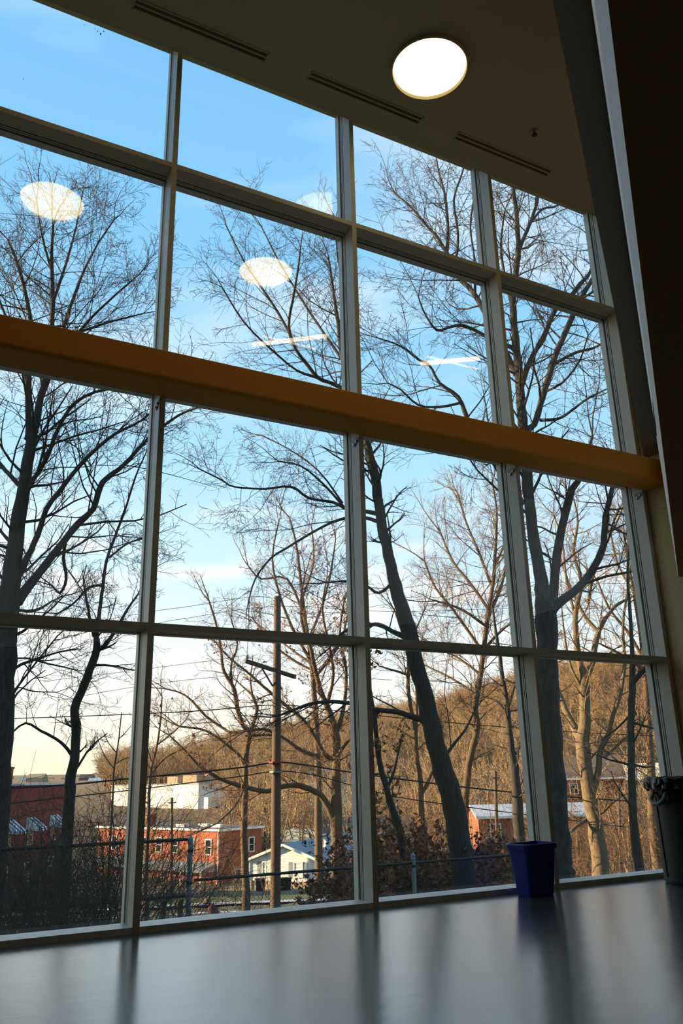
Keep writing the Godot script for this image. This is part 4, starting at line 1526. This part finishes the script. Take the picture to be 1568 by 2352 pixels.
func build_trees() -> void:
	var big := {"reach": 3.3, "space": 0.24, "kids": [5, 5, 6], "spread": 2.2, "lift": 0.05, "tip": 0.45}
	# the tallest tree, at the left
	tree("bare_tree", "tallest bare tree with a thick dark trunk beside the tall fence panel", 17.0, [
		[-12, 1900, 62, -4, 1750, 58, 6, 1600, 54, 14, 1480, 50, 24, 1360, 44, 32, 1270, 38, 44, 1180, 34, 58, 1090, 28, 70, 1020, 24, 80, 980, 20, 92, 920, 15, 104, 868, 13, 116, 780, 11, 122, 690, 10, 118, 590, 8, 122, 520, 5],
		[66, 1010, 18, 66, 955, 14, 64, 868, 13, 72, 760, 11, 60, 680, 9, 38, 600, 7, 18, 550, 4],
		[40, 1380, 28, 62, 1352, 22, 128, 1266, 17, 178, 1205, 15, 214, 1169, 14, 230, 1118, 13, 250, 1094, 12, 286, 1067, 10, 337, 1011, 8, 408, 955, 6, 459, 935, 4],
		[44, 1320, 18, 72, 1262, 14, 92, 1215, 13, 107, 1169, 12, 148, 1113, 10, 204, 1047, 9, 265, 996, 7, 326, 965, 5, 400, 900, 3],
		[60, 1130, 14, 77, 1100, 11, 107, 1052, 10, 133, 986, 9, 173, 924, 8, 245, 894, 6, 326, 904, 3],
		[48, 1118, 11, 20, 1088, 10, 0, 1065, 9, -40, 1010, 7],
		[92, 920, 11, 120, 850, 9, 150, 740, 8, 185, 640, 6, 225, 560, 4, 262, 505, 3],
		[104, 868, 10, 150, 800, 8, 210, 730, 6, 262, 680, 5, 320, 630, 3],
		[120, 700, 8, 150, 610, 6, 175, 520, 4, 190, 440, 3],
		[68, 900, 9, 40, 800, 7, 10, 720, 6, -20, 640, 4],
		[118, 620, 6, 96, 540, 5, 84, 460, 3],
		[110, 820, 9, 170, 770, 7, 250, 740, 5, 330, 720, 3],
		[150, 1240, 9, 146, 1285, 8, 152, 1330, 7, 138, 1362, 6, 120, 1345, 4],
		[30, 1250, 9, 6, 1225, 7, -30, 1180, 5],
		[26, 1400, 8, 80, 1402, 6, 120, 1380, 4],
		[12, 1560, 5, 40, 1512, 4, 110, 1524, 4, 170, 1538, 3],
		[8, 1620, 4, 36, 1580, 3, 76, 1588, 3, 130, 1590, 2]], big.duplicate(), M.bark_dark, M.twig)
	# the crooked broken tree before it
	tree("bare_tree", "slim crooked bare tree with broken stubs and a low left bough", 19.0, [
		[158, 1850, 26, 160, 1800, 24, 170, 1748, 22, 175, 1681, 21, 171, 1628, 20, 193, 1574, 19, 212, 1522, 18, 222, 1488, 17, 222, 1450, 11, 229, 1400, 9, 236, 1350, 8, 244, 1290, 7, 268, 1222, 6, 291, 1159, 5, 312, 1093, 4, 332, 1047, 3],
		[224, 1492, 10, 238, 1484, 10, 262, 1453, 8, 292, 1400, 6, 318, 1363, 4, 330, 1330, 3],
		[216, 1462, 8, 208, 1430, 7, 200, 1385, 6, 196, 1366, 5],
		[165, 1735, 9, 150, 1715, 8, 128, 1697, 7, 94, 1679, 6, 58, 1661, 5, 20, 1690, 4],
		[236, 1345, 6, 204, 1350, 6, 170, 1385, 5, 133, 1409, 4], [250, 1281, 5, 290, 1250, 4, 320, 1240, 3]],
		{"reach": 1.6, "space": 0.3, "kids": [4, 5, 5], "spread": 0.8, "first": 0.35, "lift": 0.03}, M.bark_dark, M.twig)
	# the leaning tree, crown in the second pane
	tree("bare_tree", "leaning dark tree crossing the third bay with a scar on its trunk", 18.5, [
		[1066, 2040, 58, 1058, 1960, 55, 1046, 1880, 53, 1026, 1800, 50, 1006, 1730, 46, 989, 1660, 44, 976, 1600, 38, 959, 1530, 38, 939, 1450, 37, 915, 1370, 32, 897, 1300, 27, 882, 1230, 25, 870, 1160, 23, 861, 1095, 23, 845, 1030, 20, 824, 960, 17, 800, 890, 14, 786, 820, 11, 776, 740, 9, 764, 660, 6, 756, 600, 4],
		[792, 895, 11, 762, 880, 9, 730, 868, 9, 700, 830, 8, 679, 802, 8, 663, 751, 7, 672, 690, 6, 684, 620, 5, 690, 570, 3],
		[672, 780, 7, 640, 720, 6, 600, 660, 5, 560, 600, 4, 520, 520, 3],
		[788, 830, 8, 740, 760, 6, 700, 700, 5, 640, 600, 4, 600, 520, 3],
		[780, 760, 6, 790, 680, 5, 775, 590, 4, 770, 500, 3],
		[730, 868, 7, 680, 850, 5, 620, 800, 5, 560, 740, 4, 510, 660, 3],
		[866, 1180, 11, 836, 1175, 9, 796, 1169, 8, 765, 1154, 7, 709, 1144, 6, 668, 1118, 6, 607, 1123, 5, 536, 1118, 4, 510, 1103, 4, 459, 1078, 3],
		[872, 1200, 10, 840, 1190, 8, 796, 1190, 7, 740, 1210, 6, 663, 1256, 5, 622, 1282, 5, 587, 1328, 4, 571, 1378, 3],
		[790, 1165, 6, 740, 1110, 5, 690, 1070, 4, 640, 1060, 3],
		[786, 1155, 5, 730, 1080, 4, 660, 1030, 3, 600, 1000, 3],
		[935, 1466, 14, 900, 1450, 11, 877, 1437, 10, 851, 1435, 9, 800, 1445, 7, 770, 1470, 5],
		[975, 1656, 17, 943, 1645, 13, 912, 1636, 12, 861, 1630, 11, 808, 1615, 10, 745, 1612, 8, 705, 1619, 7, 645, 1642, 5],
		[1026, 1732, 8, 1042, 1709, 7, 1071, 1671, 5, 1090, 1630, 3],
		[866, 1110, 8, 872, 1098, 7, 874, 1088, 6],
		[905, 1335, 8, 870, 1362, 7, 840, 1345, 6, 800, 1335, 6, 750, 1338, 4]],
		{"reach": 2.9, "space": 0.26, "kids": [4, 5, 5], "spread": 2.0, "first": 0.52, "lift": 0.03, "tip": 0.4}, M.bark_dark, M.twig)
	# the big trunk in the fourth bay and its crowns
	tree("bare_tree", "big straight grey trunk behind the third mullion, forking above the low transom", 16.5, [
		[1294, 2030, 54, 1290, 1980, 52, 1283, 1900, 50, 1275, 1800, 49, 1268, 1700, 47, 1262, 1600, 47, 1256, 1500, 47, 1252, 1425, 52, 1247, 1370, 36, 1238, 1312, 28, 1222, 1210, 25, 1212, 1118, 25, 1203, 1020, 24, 1197, 940, 22, 1192, 870, 20, 1184, 780, 17, 1177, 690, 15, 1186, 612, 14, 1190, 577, 13, 1186, 500, 10, 1178, 434, 8, 1170, 390, 5],
		[1258, 1400, 32, 1270, 1370, 24, 1275, 1312, 21, 1283, 1251, 20, 1296, 1185, 18, 1314, 1123, 16, 1332, 1098, 12, 1345, 1060, 9, 1360, 1000, 6],
		[1262, 1405, 28, 1284, 1384, 22, 1324, 1353, 19, 1365, 1302, 17, 1385, 1251, 16, 1390, 1185, 14, 1401, 1139, 12, 1421, 1047, 9, 1430, 980, 6],
		[1200, 985, 17, 1226, 975, 15, 1248, 904, 15, 1268, 838, 14, 1286, 790, 13, 1304, 751, 13, 1330, 690, 12, 1362, 640, 10, 1385, 600, 7, 1400, 545, 4],
		[1194, 900, 13, 1209, 850, 13, 1226, 810, 12, 1248, 777, 11, 1274, 712, 11, 1310, 680, 11, 1332, 652, 10, 1356, 622, 7, 1368, 560, 4],
		[1190, 577, 9, 1205, 540, 9, 1220, 505, 8, 1234, 459, 7, 1240, 410, 4],
		[1218, 512, 6, 1245, 480, 5, 1276, 474, 4, 1300, 450, 2],
		[1184, 800, 12, 1150, 790, 10, 1125, 778, 9, 1094, 760, 8, 1062, 748, 8, 1033, 751, 7, 1003, 758, 6, 975, 720, 4, 960, 680, 3],
		[1200, 1160, 17, 1168, 1110, 15, 1145, 1078, 14, 1108, 1020, 12, 1074, 962, 11, 1052, 912, 9, 1010, 880, 7, 985, 838, 6, 960, 826, 5, 920, 795, 4, 870, 777, 3],
		[1060, 925, 7, 1010, 935, 6, 960, 930, 5, 920, 895, 4, 890, 880, 3],
		[1186, 860, 14, 1150, 790, 14, 1120, 730, 13, 1084, 668, 12, 1054, 638, 11, 1026, 582, 9, 1000, 540, 7, 987, 526, 6, 941, 474, 5, 906, 444, 3],
		[1026, 582, 8, 1028, 520, 7, 1022, 450, 6, 1008, 400, 4, 1000, 350, 3],
		[1045, 610, 7, 1052, 540, 6, 1042, 460, 5, 1060, 400, 4, 1075, 350, 3],
		[1090, 680, 7, 1090, 600, 5, 1080, 520, 4, 1090, 440, 3],
		[1268, 838, 8, 1320, 810, 7, 1360, 800, 6, 1395, 780, 5, 1420, 750, 3],
		[1240, 965, 8, 1280, 962, 7, 1310, 945, 6, 1350, 915, 5, 1400, 890, 3],
		[1180, 720, 9, 1160, 640, 7, 1150, 560, 5, 1160, 480, 3],
		[1330, 690, 6, 1375, 660, 5, 1400, 630, 3], [1250, 900, 6, 1290, 880, 5, 1330, 830, 4, 1350, 770, 3]],
		{"reach": 2.7, "space": 0.25, "kids": [4, 5, 5], "spread": 2.2, "first": 0.50, "lift": 0.05}, M.bark_grey, M.twig)
	# sunlit forked tree further off
	var sunny := {"reach": 3.2, "space": 0.5, "kids": [5, 5, 5], "spread": 2.5, "lift": 0.05, "first": 0.2}
	tree("sunlit_tree", "forked sunlit tree with a pale yellow-brown trunk in the fourth bay", 34.0, [
		[1380, 2015, 42, 1370, 1920, 36, 1352, 1820, 33, 1338, 1720, 32, 1343, 1660, 25, 1342, 1608, 24, 1342, 1556, 22, 1332, 1530, 16, 1324, 1478, 14, 1322, 1410, 12, 1334, 1334, 9, 1316, 1270, 8, 1326, 1201, 6, 1318, 1150, 4],
		[1338, 1712, 20, 1322, 1680, 17, 1306, 1647, 15, 1285, 1598, 13, 1274, 1556, 11, 1262, 1500, 8],
		[1342, 1560, 17, 1358, 1525, 15, 1368, 1473, 14, 1376, 1447, 11, 1388, 1423, 10, 1410, 1395, 8, 1440, 1376, 6, 1470, 1360, 4],
		[1374, 1450, 9, 1352, 1429, 9, 1334, 1400, 8, 1310, 1350, 6, 1285, 1280, 4],
		[1362, 1820, 20, 1374, 1770, 15, 1378, 1725, 12, 1397, 1686, 11, 1407, 1647, 10, 1423, 1595, 10, 1430, 1556, 9, 1434, 1520, 8, 1430, 1440, 6, 1440, 1360, 5, 1450, 1280, 4],
		[1388, 1740, 7, 1420, 1710, 6, 1440, 1690, 5, 1462, 1660, 3],
		[1350, 1385, 8, 1362, 1321, 7, 1390, 1250, 6, 1420, 1190, 5, 1440, 1130, 3],
		[1322, 1420, 7, 1300, 1330, 6, 1290, 1240, 5, 1270, 1180, 3],
		[1342, 1590, 7, 1310, 1530, 6, 1296, 1460, 5, 1290, 1400, 3],
		[1350, 1880, 8, 1310, 1910, 7, 1290, 1950, 5]], sunny.duplicate(), M.bark_pale, M.twig_warm)
	tree("bare_tree", "thin grey trunk with a stout fork near the last mullion", 24.0, [
		[1466, 1985, 22, 1456, 1900, 19, 1451, 1822, 18, 1449, 1712, 16, 1449, 1647, 15, 1451, 1595, 16, 1452, 1566, 15, 1451, 1478, 9, 1446, 1400, 8, 1441, 1334, 6, 1444, 1219, 5, 1440, 1150, 3],
		[1452, 1568, 13, 1472, 1546, 12, 1490, 1525, 11, 1510, 1490, 8, 1525, 1450, 5],
		[1455, 1660, 7, 1480, 1668, 6, 1510, 1675, 4], [1448, 1640, 5, 1420, 1670, 4, 1380, 1700, 3], [1450, 1755, 6, 1480, 1762, 5, 1500, 1760, 3]],
		{"reach": 1.5, "space": 0.55, "kids": [3, 3, 3], "spread": 1.0, "first": 0.3}, M.bark_grey, M.twig)
	# arching tree with dry leaves, behind the pole
	tree("sunlit_tree", "bare tree with a long arching low bough behind the utility pole", 38.0, [
		[776, 1960, 32, 774, 1917, 28, 771, 1831, 24, 774, 1732, 18, 771, 1682, 16, 755, 1632, 14, 735, 1586, 12, 721, 1526, 10, 711, 1483, 9, 695, 1440, 7, 690, 1380, 5, 700, 1320, 4],
		[768, 1890, 17, 745, 1838, 15, 721, 1818, 14, 688, 1805, 13, 648, 1806, 12, 612, 1818, 11, 562, 1808, 10, 529, 1798, 9, 489, 1781, 8, 456, 1758, 6, 426, 1725, 5, 390, 1690, 3],
		[772, 1750, 12, 745, 1732, 10, 721, 1689, 9, 695, 1652, 8, 642, 1609, 8, 615, 1586, 7, 585, 1559, 6, 562, 1539, 5, 529, 1513, 4],
		[740, 1740, 9, 695, 1725, 8, 645, 1692, 7, 605, 1675, 6, 560, 1680, 4],
		[771, 1690, 11, 790, 1620, 9, 795, 1540, 7, 780, 1460, 6, 790, 1380, 4],
		[750, 1625, 9, 765, 1550, 7, 755, 1480, 6, 740, 1400, 5, 750, 1330, 3],
		[722, 1530, 7, 680, 1500, 5, 640, 1470, 4, 600, 1440, 3],
		[772, 1740, 9, 800, 1700, 7, 830, 1660, 5]], {"reach": 2.8, "space": 0.45, "kids": [5, 5, 5], "spread": 2.5, "first": 0.35, "leaves": 1500}, M.bark_brown, M.twig_warm)
	tree("sunlit_tree", "bare tree with a snapped orange stub left of the utility pole", 45.0, [
		[566, 2045, 18, 563, 1988, 17, 560, 1917, 15, 562, 1848, 14, 564, 1765, 12, 567, 1715, 12, 574, 1682, 11, 559, 1668, 10, 546, 1632, 10, 539, 1586, 9, 522, 1556, 8, 512, 1533, 7, 506, 1483, 6, 496, 1433, 5, 480, 1380, 4],
		[574, 1685, 10, 585, 1652, 9, 590, 1625, 8, 579, 1596, 7],
		[562, 1760, 8, 549, 1735, 8, 522, 1712, 7, 496, 1692, 6, 463, 1675, 5, 413, 1669, 4],
		[560, 1680, 7, 529, 1682, 7, 516, 1675, 6, 473, 1645, 6, 443, 1612, 5, 416, 1592, 4, 380, 1582, 3],
		[536, 1590, 6, 530, 1530, 5, 545, 1480, 4, 530, 1420, 3],
		[565, 1800, 6, 540, 1850, 5, 500, 1890, 4], [564, 1690, 6, 640, 1690, 5, 680, 1720, 4]],
		{"reach": 3.0, "space": 0.5, "kids": [5, 5, 5], "spread": 2.5, "first": 0.25}, M.bark_brown, M.twig_warm)
	# brown crown between the leaning tree and the third mullion
	tree("sunlit_tree", "full brown bare crown between the leaning tree and the third mullion", 46.0, [
		[1068, 1900, 18, 1071, 1799, 17, 1081, 1735, 16, 1096, 1671, 15, 1091, 1623, 14, 1103, 1553, 13, 1112, 1480, 12, 1122, 1400, 11, 1132, 1338, 9, 1138, 1250, 7, 1140, 1170, 5, 1130, 1110, 4],
		[1110, 1500, 8, 1075, 1450, 7, 1040, 1400, 6, 1000, 1350, 5, 975, 1290, 4],
		[1122, 1400, 8, 1080, 1340, 7, 1040, 1290, 6, 1010, 1220, 4], [1130, 1350, 7, 1100, 1270, 6, 1070, 1200, 5, 1050, 1130, 4],
		[1118, 1440, 7, 1060, 1400, 6, 1000, 1380, 4], [1120, 1420, 7, 1150, 1350, 6, 1165, 1270, 5, 1170, 1180, 3],
		[1104, 1550, 7, 1050, 1510, 5, 990, 1480, 4], [1100, 1600, 7, 1040, 1560, 5, 980, 1530, 4], [1112, 1490, 7, 1160, 1440, 6, 1200, 1420, 4],
		[1136, 1300, 6, 1170, 1220, 5, 1190, 1150, 3]], {"reach": 4.0, "space": 0.28, "kids": [5, 5, 5], "spread": 3.0, "first": 0.3, "lift": 0.07}, M.bark_brown, M.twig_warm)
	tree("bare_tree", "grey trunk just left of the third mullion", 30.0, [
		[1192, 1930, 27, 1189, 1878, 26, 1183, 1783, 22, 1174, 1719, 17, 1167, 1655, 13, 1163, 1607, 11, 1154, 1559, 10, 1148, 1512, 9, 1138, 1448, 7, 1130, 1390, 5],
		[1165, 1630, 7, 1180, 1580, 6, 1196, 1520, 5, 1210, 1470, 3], [1165, 1640, 6, 1140, 1610, 5, 1110, 1600, 3], [1155, 1560, 6, 1180, 1570, 5, 1205, 1590, 3]],
		{"reach": 2.0, "space": 0.5, "kids": [3, 4, 3], "spread": 1.5, "first": 0.4}, M.bark_grey, M.twig)
	tree("sunlit_tree", "twin slim trunks just left of the leaning tree", 38.0, [
		[970, 1900, 15, 967, 1846, 14, 963, 1783, 13, 956, 1735, 11, 953, 1671, 10, 943, 1623, 9, 937, 1575, 9, 937, 1512, 7, 925, 1460, 5, 905, 1400, 4],
		[955, 1720, 8, 957, 1640, 7, 956, 1560, 6, 960, 1490, 4], [965, 1830, 9, 985, 1790, 8, 1000, 1750, 6, 1010, 1690, 4], [937, 1550, 6, 905, 1540, 5, 870, 1530, 3], [938, 1520, 5, 950, 1460, 4, 975, 1400, 3]],
		{"reach": 2.4, "space": 0.55, "kids": [4, 4, 3], "spread": 1.5, "first": 0.35}, M.bark_brown, M.twig_warm)
	tree("bare_tree", "dark slanting stem beside the second mullion over the russet hedge", 22.0, [
		[925, 1960, 22, 915, 1900, 18, 902, 1862, 17, 884, 1799, 14, 868, 1735, 12, 861, 1655, 10, 850, 1590, 8, 840, 1520, 6],
		[890, 1810, 8, 905, 1770, 6, 912, 1740, 4]], {"reach": 1.6, "space": 0.5, "kids": [3, 4, 3], "spread": 1.0, "first": 0.4, "leaves": 250}, M.bark_dark, M.twig)
	# mid-distance crown round the pole's top
	tree("sunlit_tree", "tall brown bare crown behind the utility pole's top", 60.0, [
		[730, 1800, 16, 728, 1700, 14, 722, 1600, 13, 712, 1500, 11, 700, 1420, 9, 690, 1330, 7, 680, 1250, 5, 665, 1190, 3],
		[714, 1520, 8, 670, 1440, 7, 640, 1360, 6, 625, 1280, 4, 640, 1200, 3], [708, 1470, 7, 740, 1390, 6, 760, 1310, 5, 770, 1240, 3],
		[720, 1560, 7, 780, 1480, 6, 800, 1400, 4], [700, 1420, 7, 660, 1330, 5, 600, 1330, 4, 570, 1300, 3], [695, 1370, 6, 720, 1290, 5, 715, 1210, 3], [718, 1540, 6, 650, 1500, 5, 580, 1420, 3]],
		{"reach": 4.2, "space": 0.55, "kids": [5, 5, 5], "spread": 3.0, "first": 0.4, "lift": 0.08}, M.bark_brown, M.twig_warm)
	tree("sunlit_tree", "tangled bare crown close to the last mullion", 44.0, [
		[1500, 1900, 22, 1496, 1780, 18, 1490, 1690, 15, 1484, 1600, 13, 1478, 1520, 11, 1468, 1440, 9, 1455, 1360, 7, 1440, 1280, 5, 1430, 1200, 3],
		[1486, 1610, 9, 1510, 1540, 8, 1520, 1460, 6, 1500, 1380, 4], [1476, 1510, 8, 1440, 1450, 7, 1400, 1400, 5, 1370, 1330, 4], [1468, 1440, 7, 1490, 1350, 6, 1470, 1270, 4, 1460, 1200, 3],
		[1455, 1360, 6, 1420, 1300, 5, 1400, 1220, 4], [1492, 1700, 8, 1460, 1640, 6, 1430, 1600, 4], [1480, 1540, 7, 1420, 1500, 6, 1380, 1480, 4]],
		{"reach": 3.4, "space": 0.48, "kids": [5, 5, 5], "spread": 2.5, "first": 0.3, "lift": 0.07}, M.bark_brown, M.twig_warm)
	tree("sapling", "thin bare sapling left of the first mullion", 13.5, [
		[258, 1850, 4, 261, 1775, 4, 268, 1729, 3.4, 273, 1695, 3, 279, 1636, 2], [261, 1765, 2.6, 240, 1735, 2.2, 222, 1692, 1.6], [264, 1755, 2.6, 282, 1745, 2.2, 302, 1738, 1.6], [268, 1729, 2.4, 250, 1708, 2, 235, 1675, 1.4], [273, 1697, 2.2, 290, 1680, 1.8, 300, 1668, 1.4]],
		{"reach": 0.25, "space": 0.4, "kids": [2], "spread": 0.2, "tips": false}, M.bark_brown, M.twig)
	tree("sapling", "spindly bare tree right of the first mullion", 40.0, [
		[340, 1900, 8, 342, 1830, 7, 347, 1765, 6, 360, 1715, 5, 368, 1660, 4, 372, 1600, 3], [345, 1780, 5, 380, 1740, 4, 420, 1720, 3], [350, 1760, 4, 335, 1700, 3, 340, 1650, 2], [362, 1710, 4, 400, 1680, 3, 430, 1650, 2]],
		{"reach": 2.4, "space": 0.5, "kids": [4, 4, 3], "spread": 1.0, "first": 0.2}, M.bark_brown, M.twig_warm)

# ---------------------------------------------------------------- brush, hedge, woods
func build_brush() -> void:
	# arching stems in the lower left bay
	TB = MB.new()
	TT = MB.new()
	twig_min = 0.0032
	var o := {"kids": [4, 4], "wander": 0.30, "lift": -0.03, "lean": Vector3.ZERO}
	for k in 420:
		var x := rng.randf_range(-60, 330)
		var dist := rng.randf_range(10.5, 21.0)
		if rng.randf() < 0.12:
			x = rng.randf_range(330, 620)
			dist = rng.randf_range(16.0, 26.0)
		if x > 445 and x < 540:
			continue
		var g := ground(x, 2000, dist)
		var top := at(x, rng.randf_range(1930 if x < 165 else 1870, 2070) if x < 330 else rng.randf_range(2020, 2090), dist)
		var ht := maxf(top.y - g.y, 0.6)
		grow(g, (Vector3.UP + rand_dir() * 0.5).normalized(), ht * 1.25, rng.randf_range(0.006, 0.013), 2, o)
	var b := thing("brush", "dark tangle of bare brush filling the foot of the left bay", "brush", ground(150, 2000, 15.0), "", "stuff")
	part("stems", TB, M.brush, b, "stuff")
	part("twigs", TT, M.brush, b, "stuff")
	# russet hedge in the third bay
	TB = MB.new()
	TT = MB.new()
	twig_min = 0.0034
	o = {"kids": [4, 4], "wander": 0.3, "lift": 0.03, "lean": Vector3.ZERO}
	var lv := MB.new()
	for k in 190:
		var x := rng.randf_range(850, 1230)
		if rng.randf() < 0.2:
			x = rng.randf_range(770, 850)
		var dist := rng.randf_range(19.0, 25.0)
		var g := ground(x, 2000, dist)
		var lim := 1890.0 if x > 860 and x < 1020 else 1960.0
		var top := at(x, rng.randf_range(lim, 2040), dist)
		grow(g, (Vector3.UP + rand_dir() * 0.35).normalized(), maxf(top.y - g.y, 0.5), rng.randf_range(0.008, 0.016), 2, o)
	for k in 26000:
		leaf(lv, TT.v[rng.randi() % TT.v.size()] + rand_dir() * 0.08, rng.randf_range(0.045, 0.10), 0.7)
	var hd := thing("hedge", "russet hedge of dry leaves behind the low wire fence", "hedge", ground(1000, 2000, 22.0), "", "stuff")
	part("stems", TB, M.brush, hd, "stuff")
	part("twigs", TT, M.brush, hd, "stuff")
	part("dry_leaves", lv, M.leaf, hd, "stuff")
	# thin bare growth along the slope before the houses
	TB = MB.new()
	TT = MB.new()
	twig_min = 0.0065
	o = {"kids": [4, 5, 4], "wander": 0.22, "lift": 0.05, "lean": Vector3.ZERO}
	for k in 230:
		var x := rng.randf_range(330, 1560)
		if k > 150:
			x = rng.randf_range(1200, 1540)
		var dist := rng.randf_range(46, 78)
		if x > 560 and x < 830 and rng.randf() < 0.75:
			continue
		if x > 840:
			dist = rng.randf_range(38, 85)
		var g := ground(x, 1900, dist)
		grow(g, (Vector3.UP + rand_dir() * 0.25).normalized(), rng.randf_range(2.5, 6.5) * (1.0 if x > 840 else 0.7), rng.randf_range(0.02, 0.05), 3, o)
	var tk := thing("thicket", "thin sunlit bare thicket along the slope before the houses", "thicket", ground(900, 1900, 60.0), "", "stuff")
	part("stems", TB, M.bark_brown, tk, "stuff")
	part("twigs", TT, M.twig_warm, tk, "stuff")
	# bare woods over the hill and along the valley: too many to count
	var variants := []
	for q in 4:
		TB = MB.new()
		TT = TB
		twig_min = 0.035
		o = {"kids": [3, 4, 5], "wander": 0.16, "lift": 0.07, "lean": Vector3.ZERO}
		for s in 3:
			grow(Vector3(rng.randf_range(-0.3, 0.3), 0, rng.randf_range(-0.3, 0.3)), (Vector3.UP + rand_dir() * 0.22).normalized(), rng.randf_range(8, 11), 0.16, 3, o)
		variants.append(TB.mesh(M.woods))
	var woods := thing("hillside_woods", "brown bare woods covering the hillside beyond the houses", "woods", Vector3(200, 0, -200), "", "stuff")
	for q in 4:
		var mm := MultiMesh.new()
		mm.transform_format = MultiMesh.TRANSFORM_3D
		mm.mesh = variants[q]
		var xs := []
		for k in 1300:
			var x := rng.randf_range(240, 1900)
			var r := sqrt(rng.randf()) * 260.0 + 130.0
			if rng.randf() < 0.5:
				r = rng.randf_range(300, 350)
			if k < 40:
				r = rng.randf_range(108, 150)
			var p := ground(x, 1790, r)
			if x < 520 and r < 230:
				continue
			xs.append(Transform3D(Basis(Vector3.UP, rng.randf() * TAU).scaled(Vector3.ONE * rng.randf_range(0.65, 1.15)), p - woods.position))
		mm.instance_count = xs.size()
		for k in xs.size():
			mm.set_instance_transform(k, xs[k])
		var mi := MultiMeshInstance3D.new()
		mi.name = "trees"
		mi.multimesh = mm
		woods.add_child(mi, true)
		mi.set_meta("kind", "stuff")
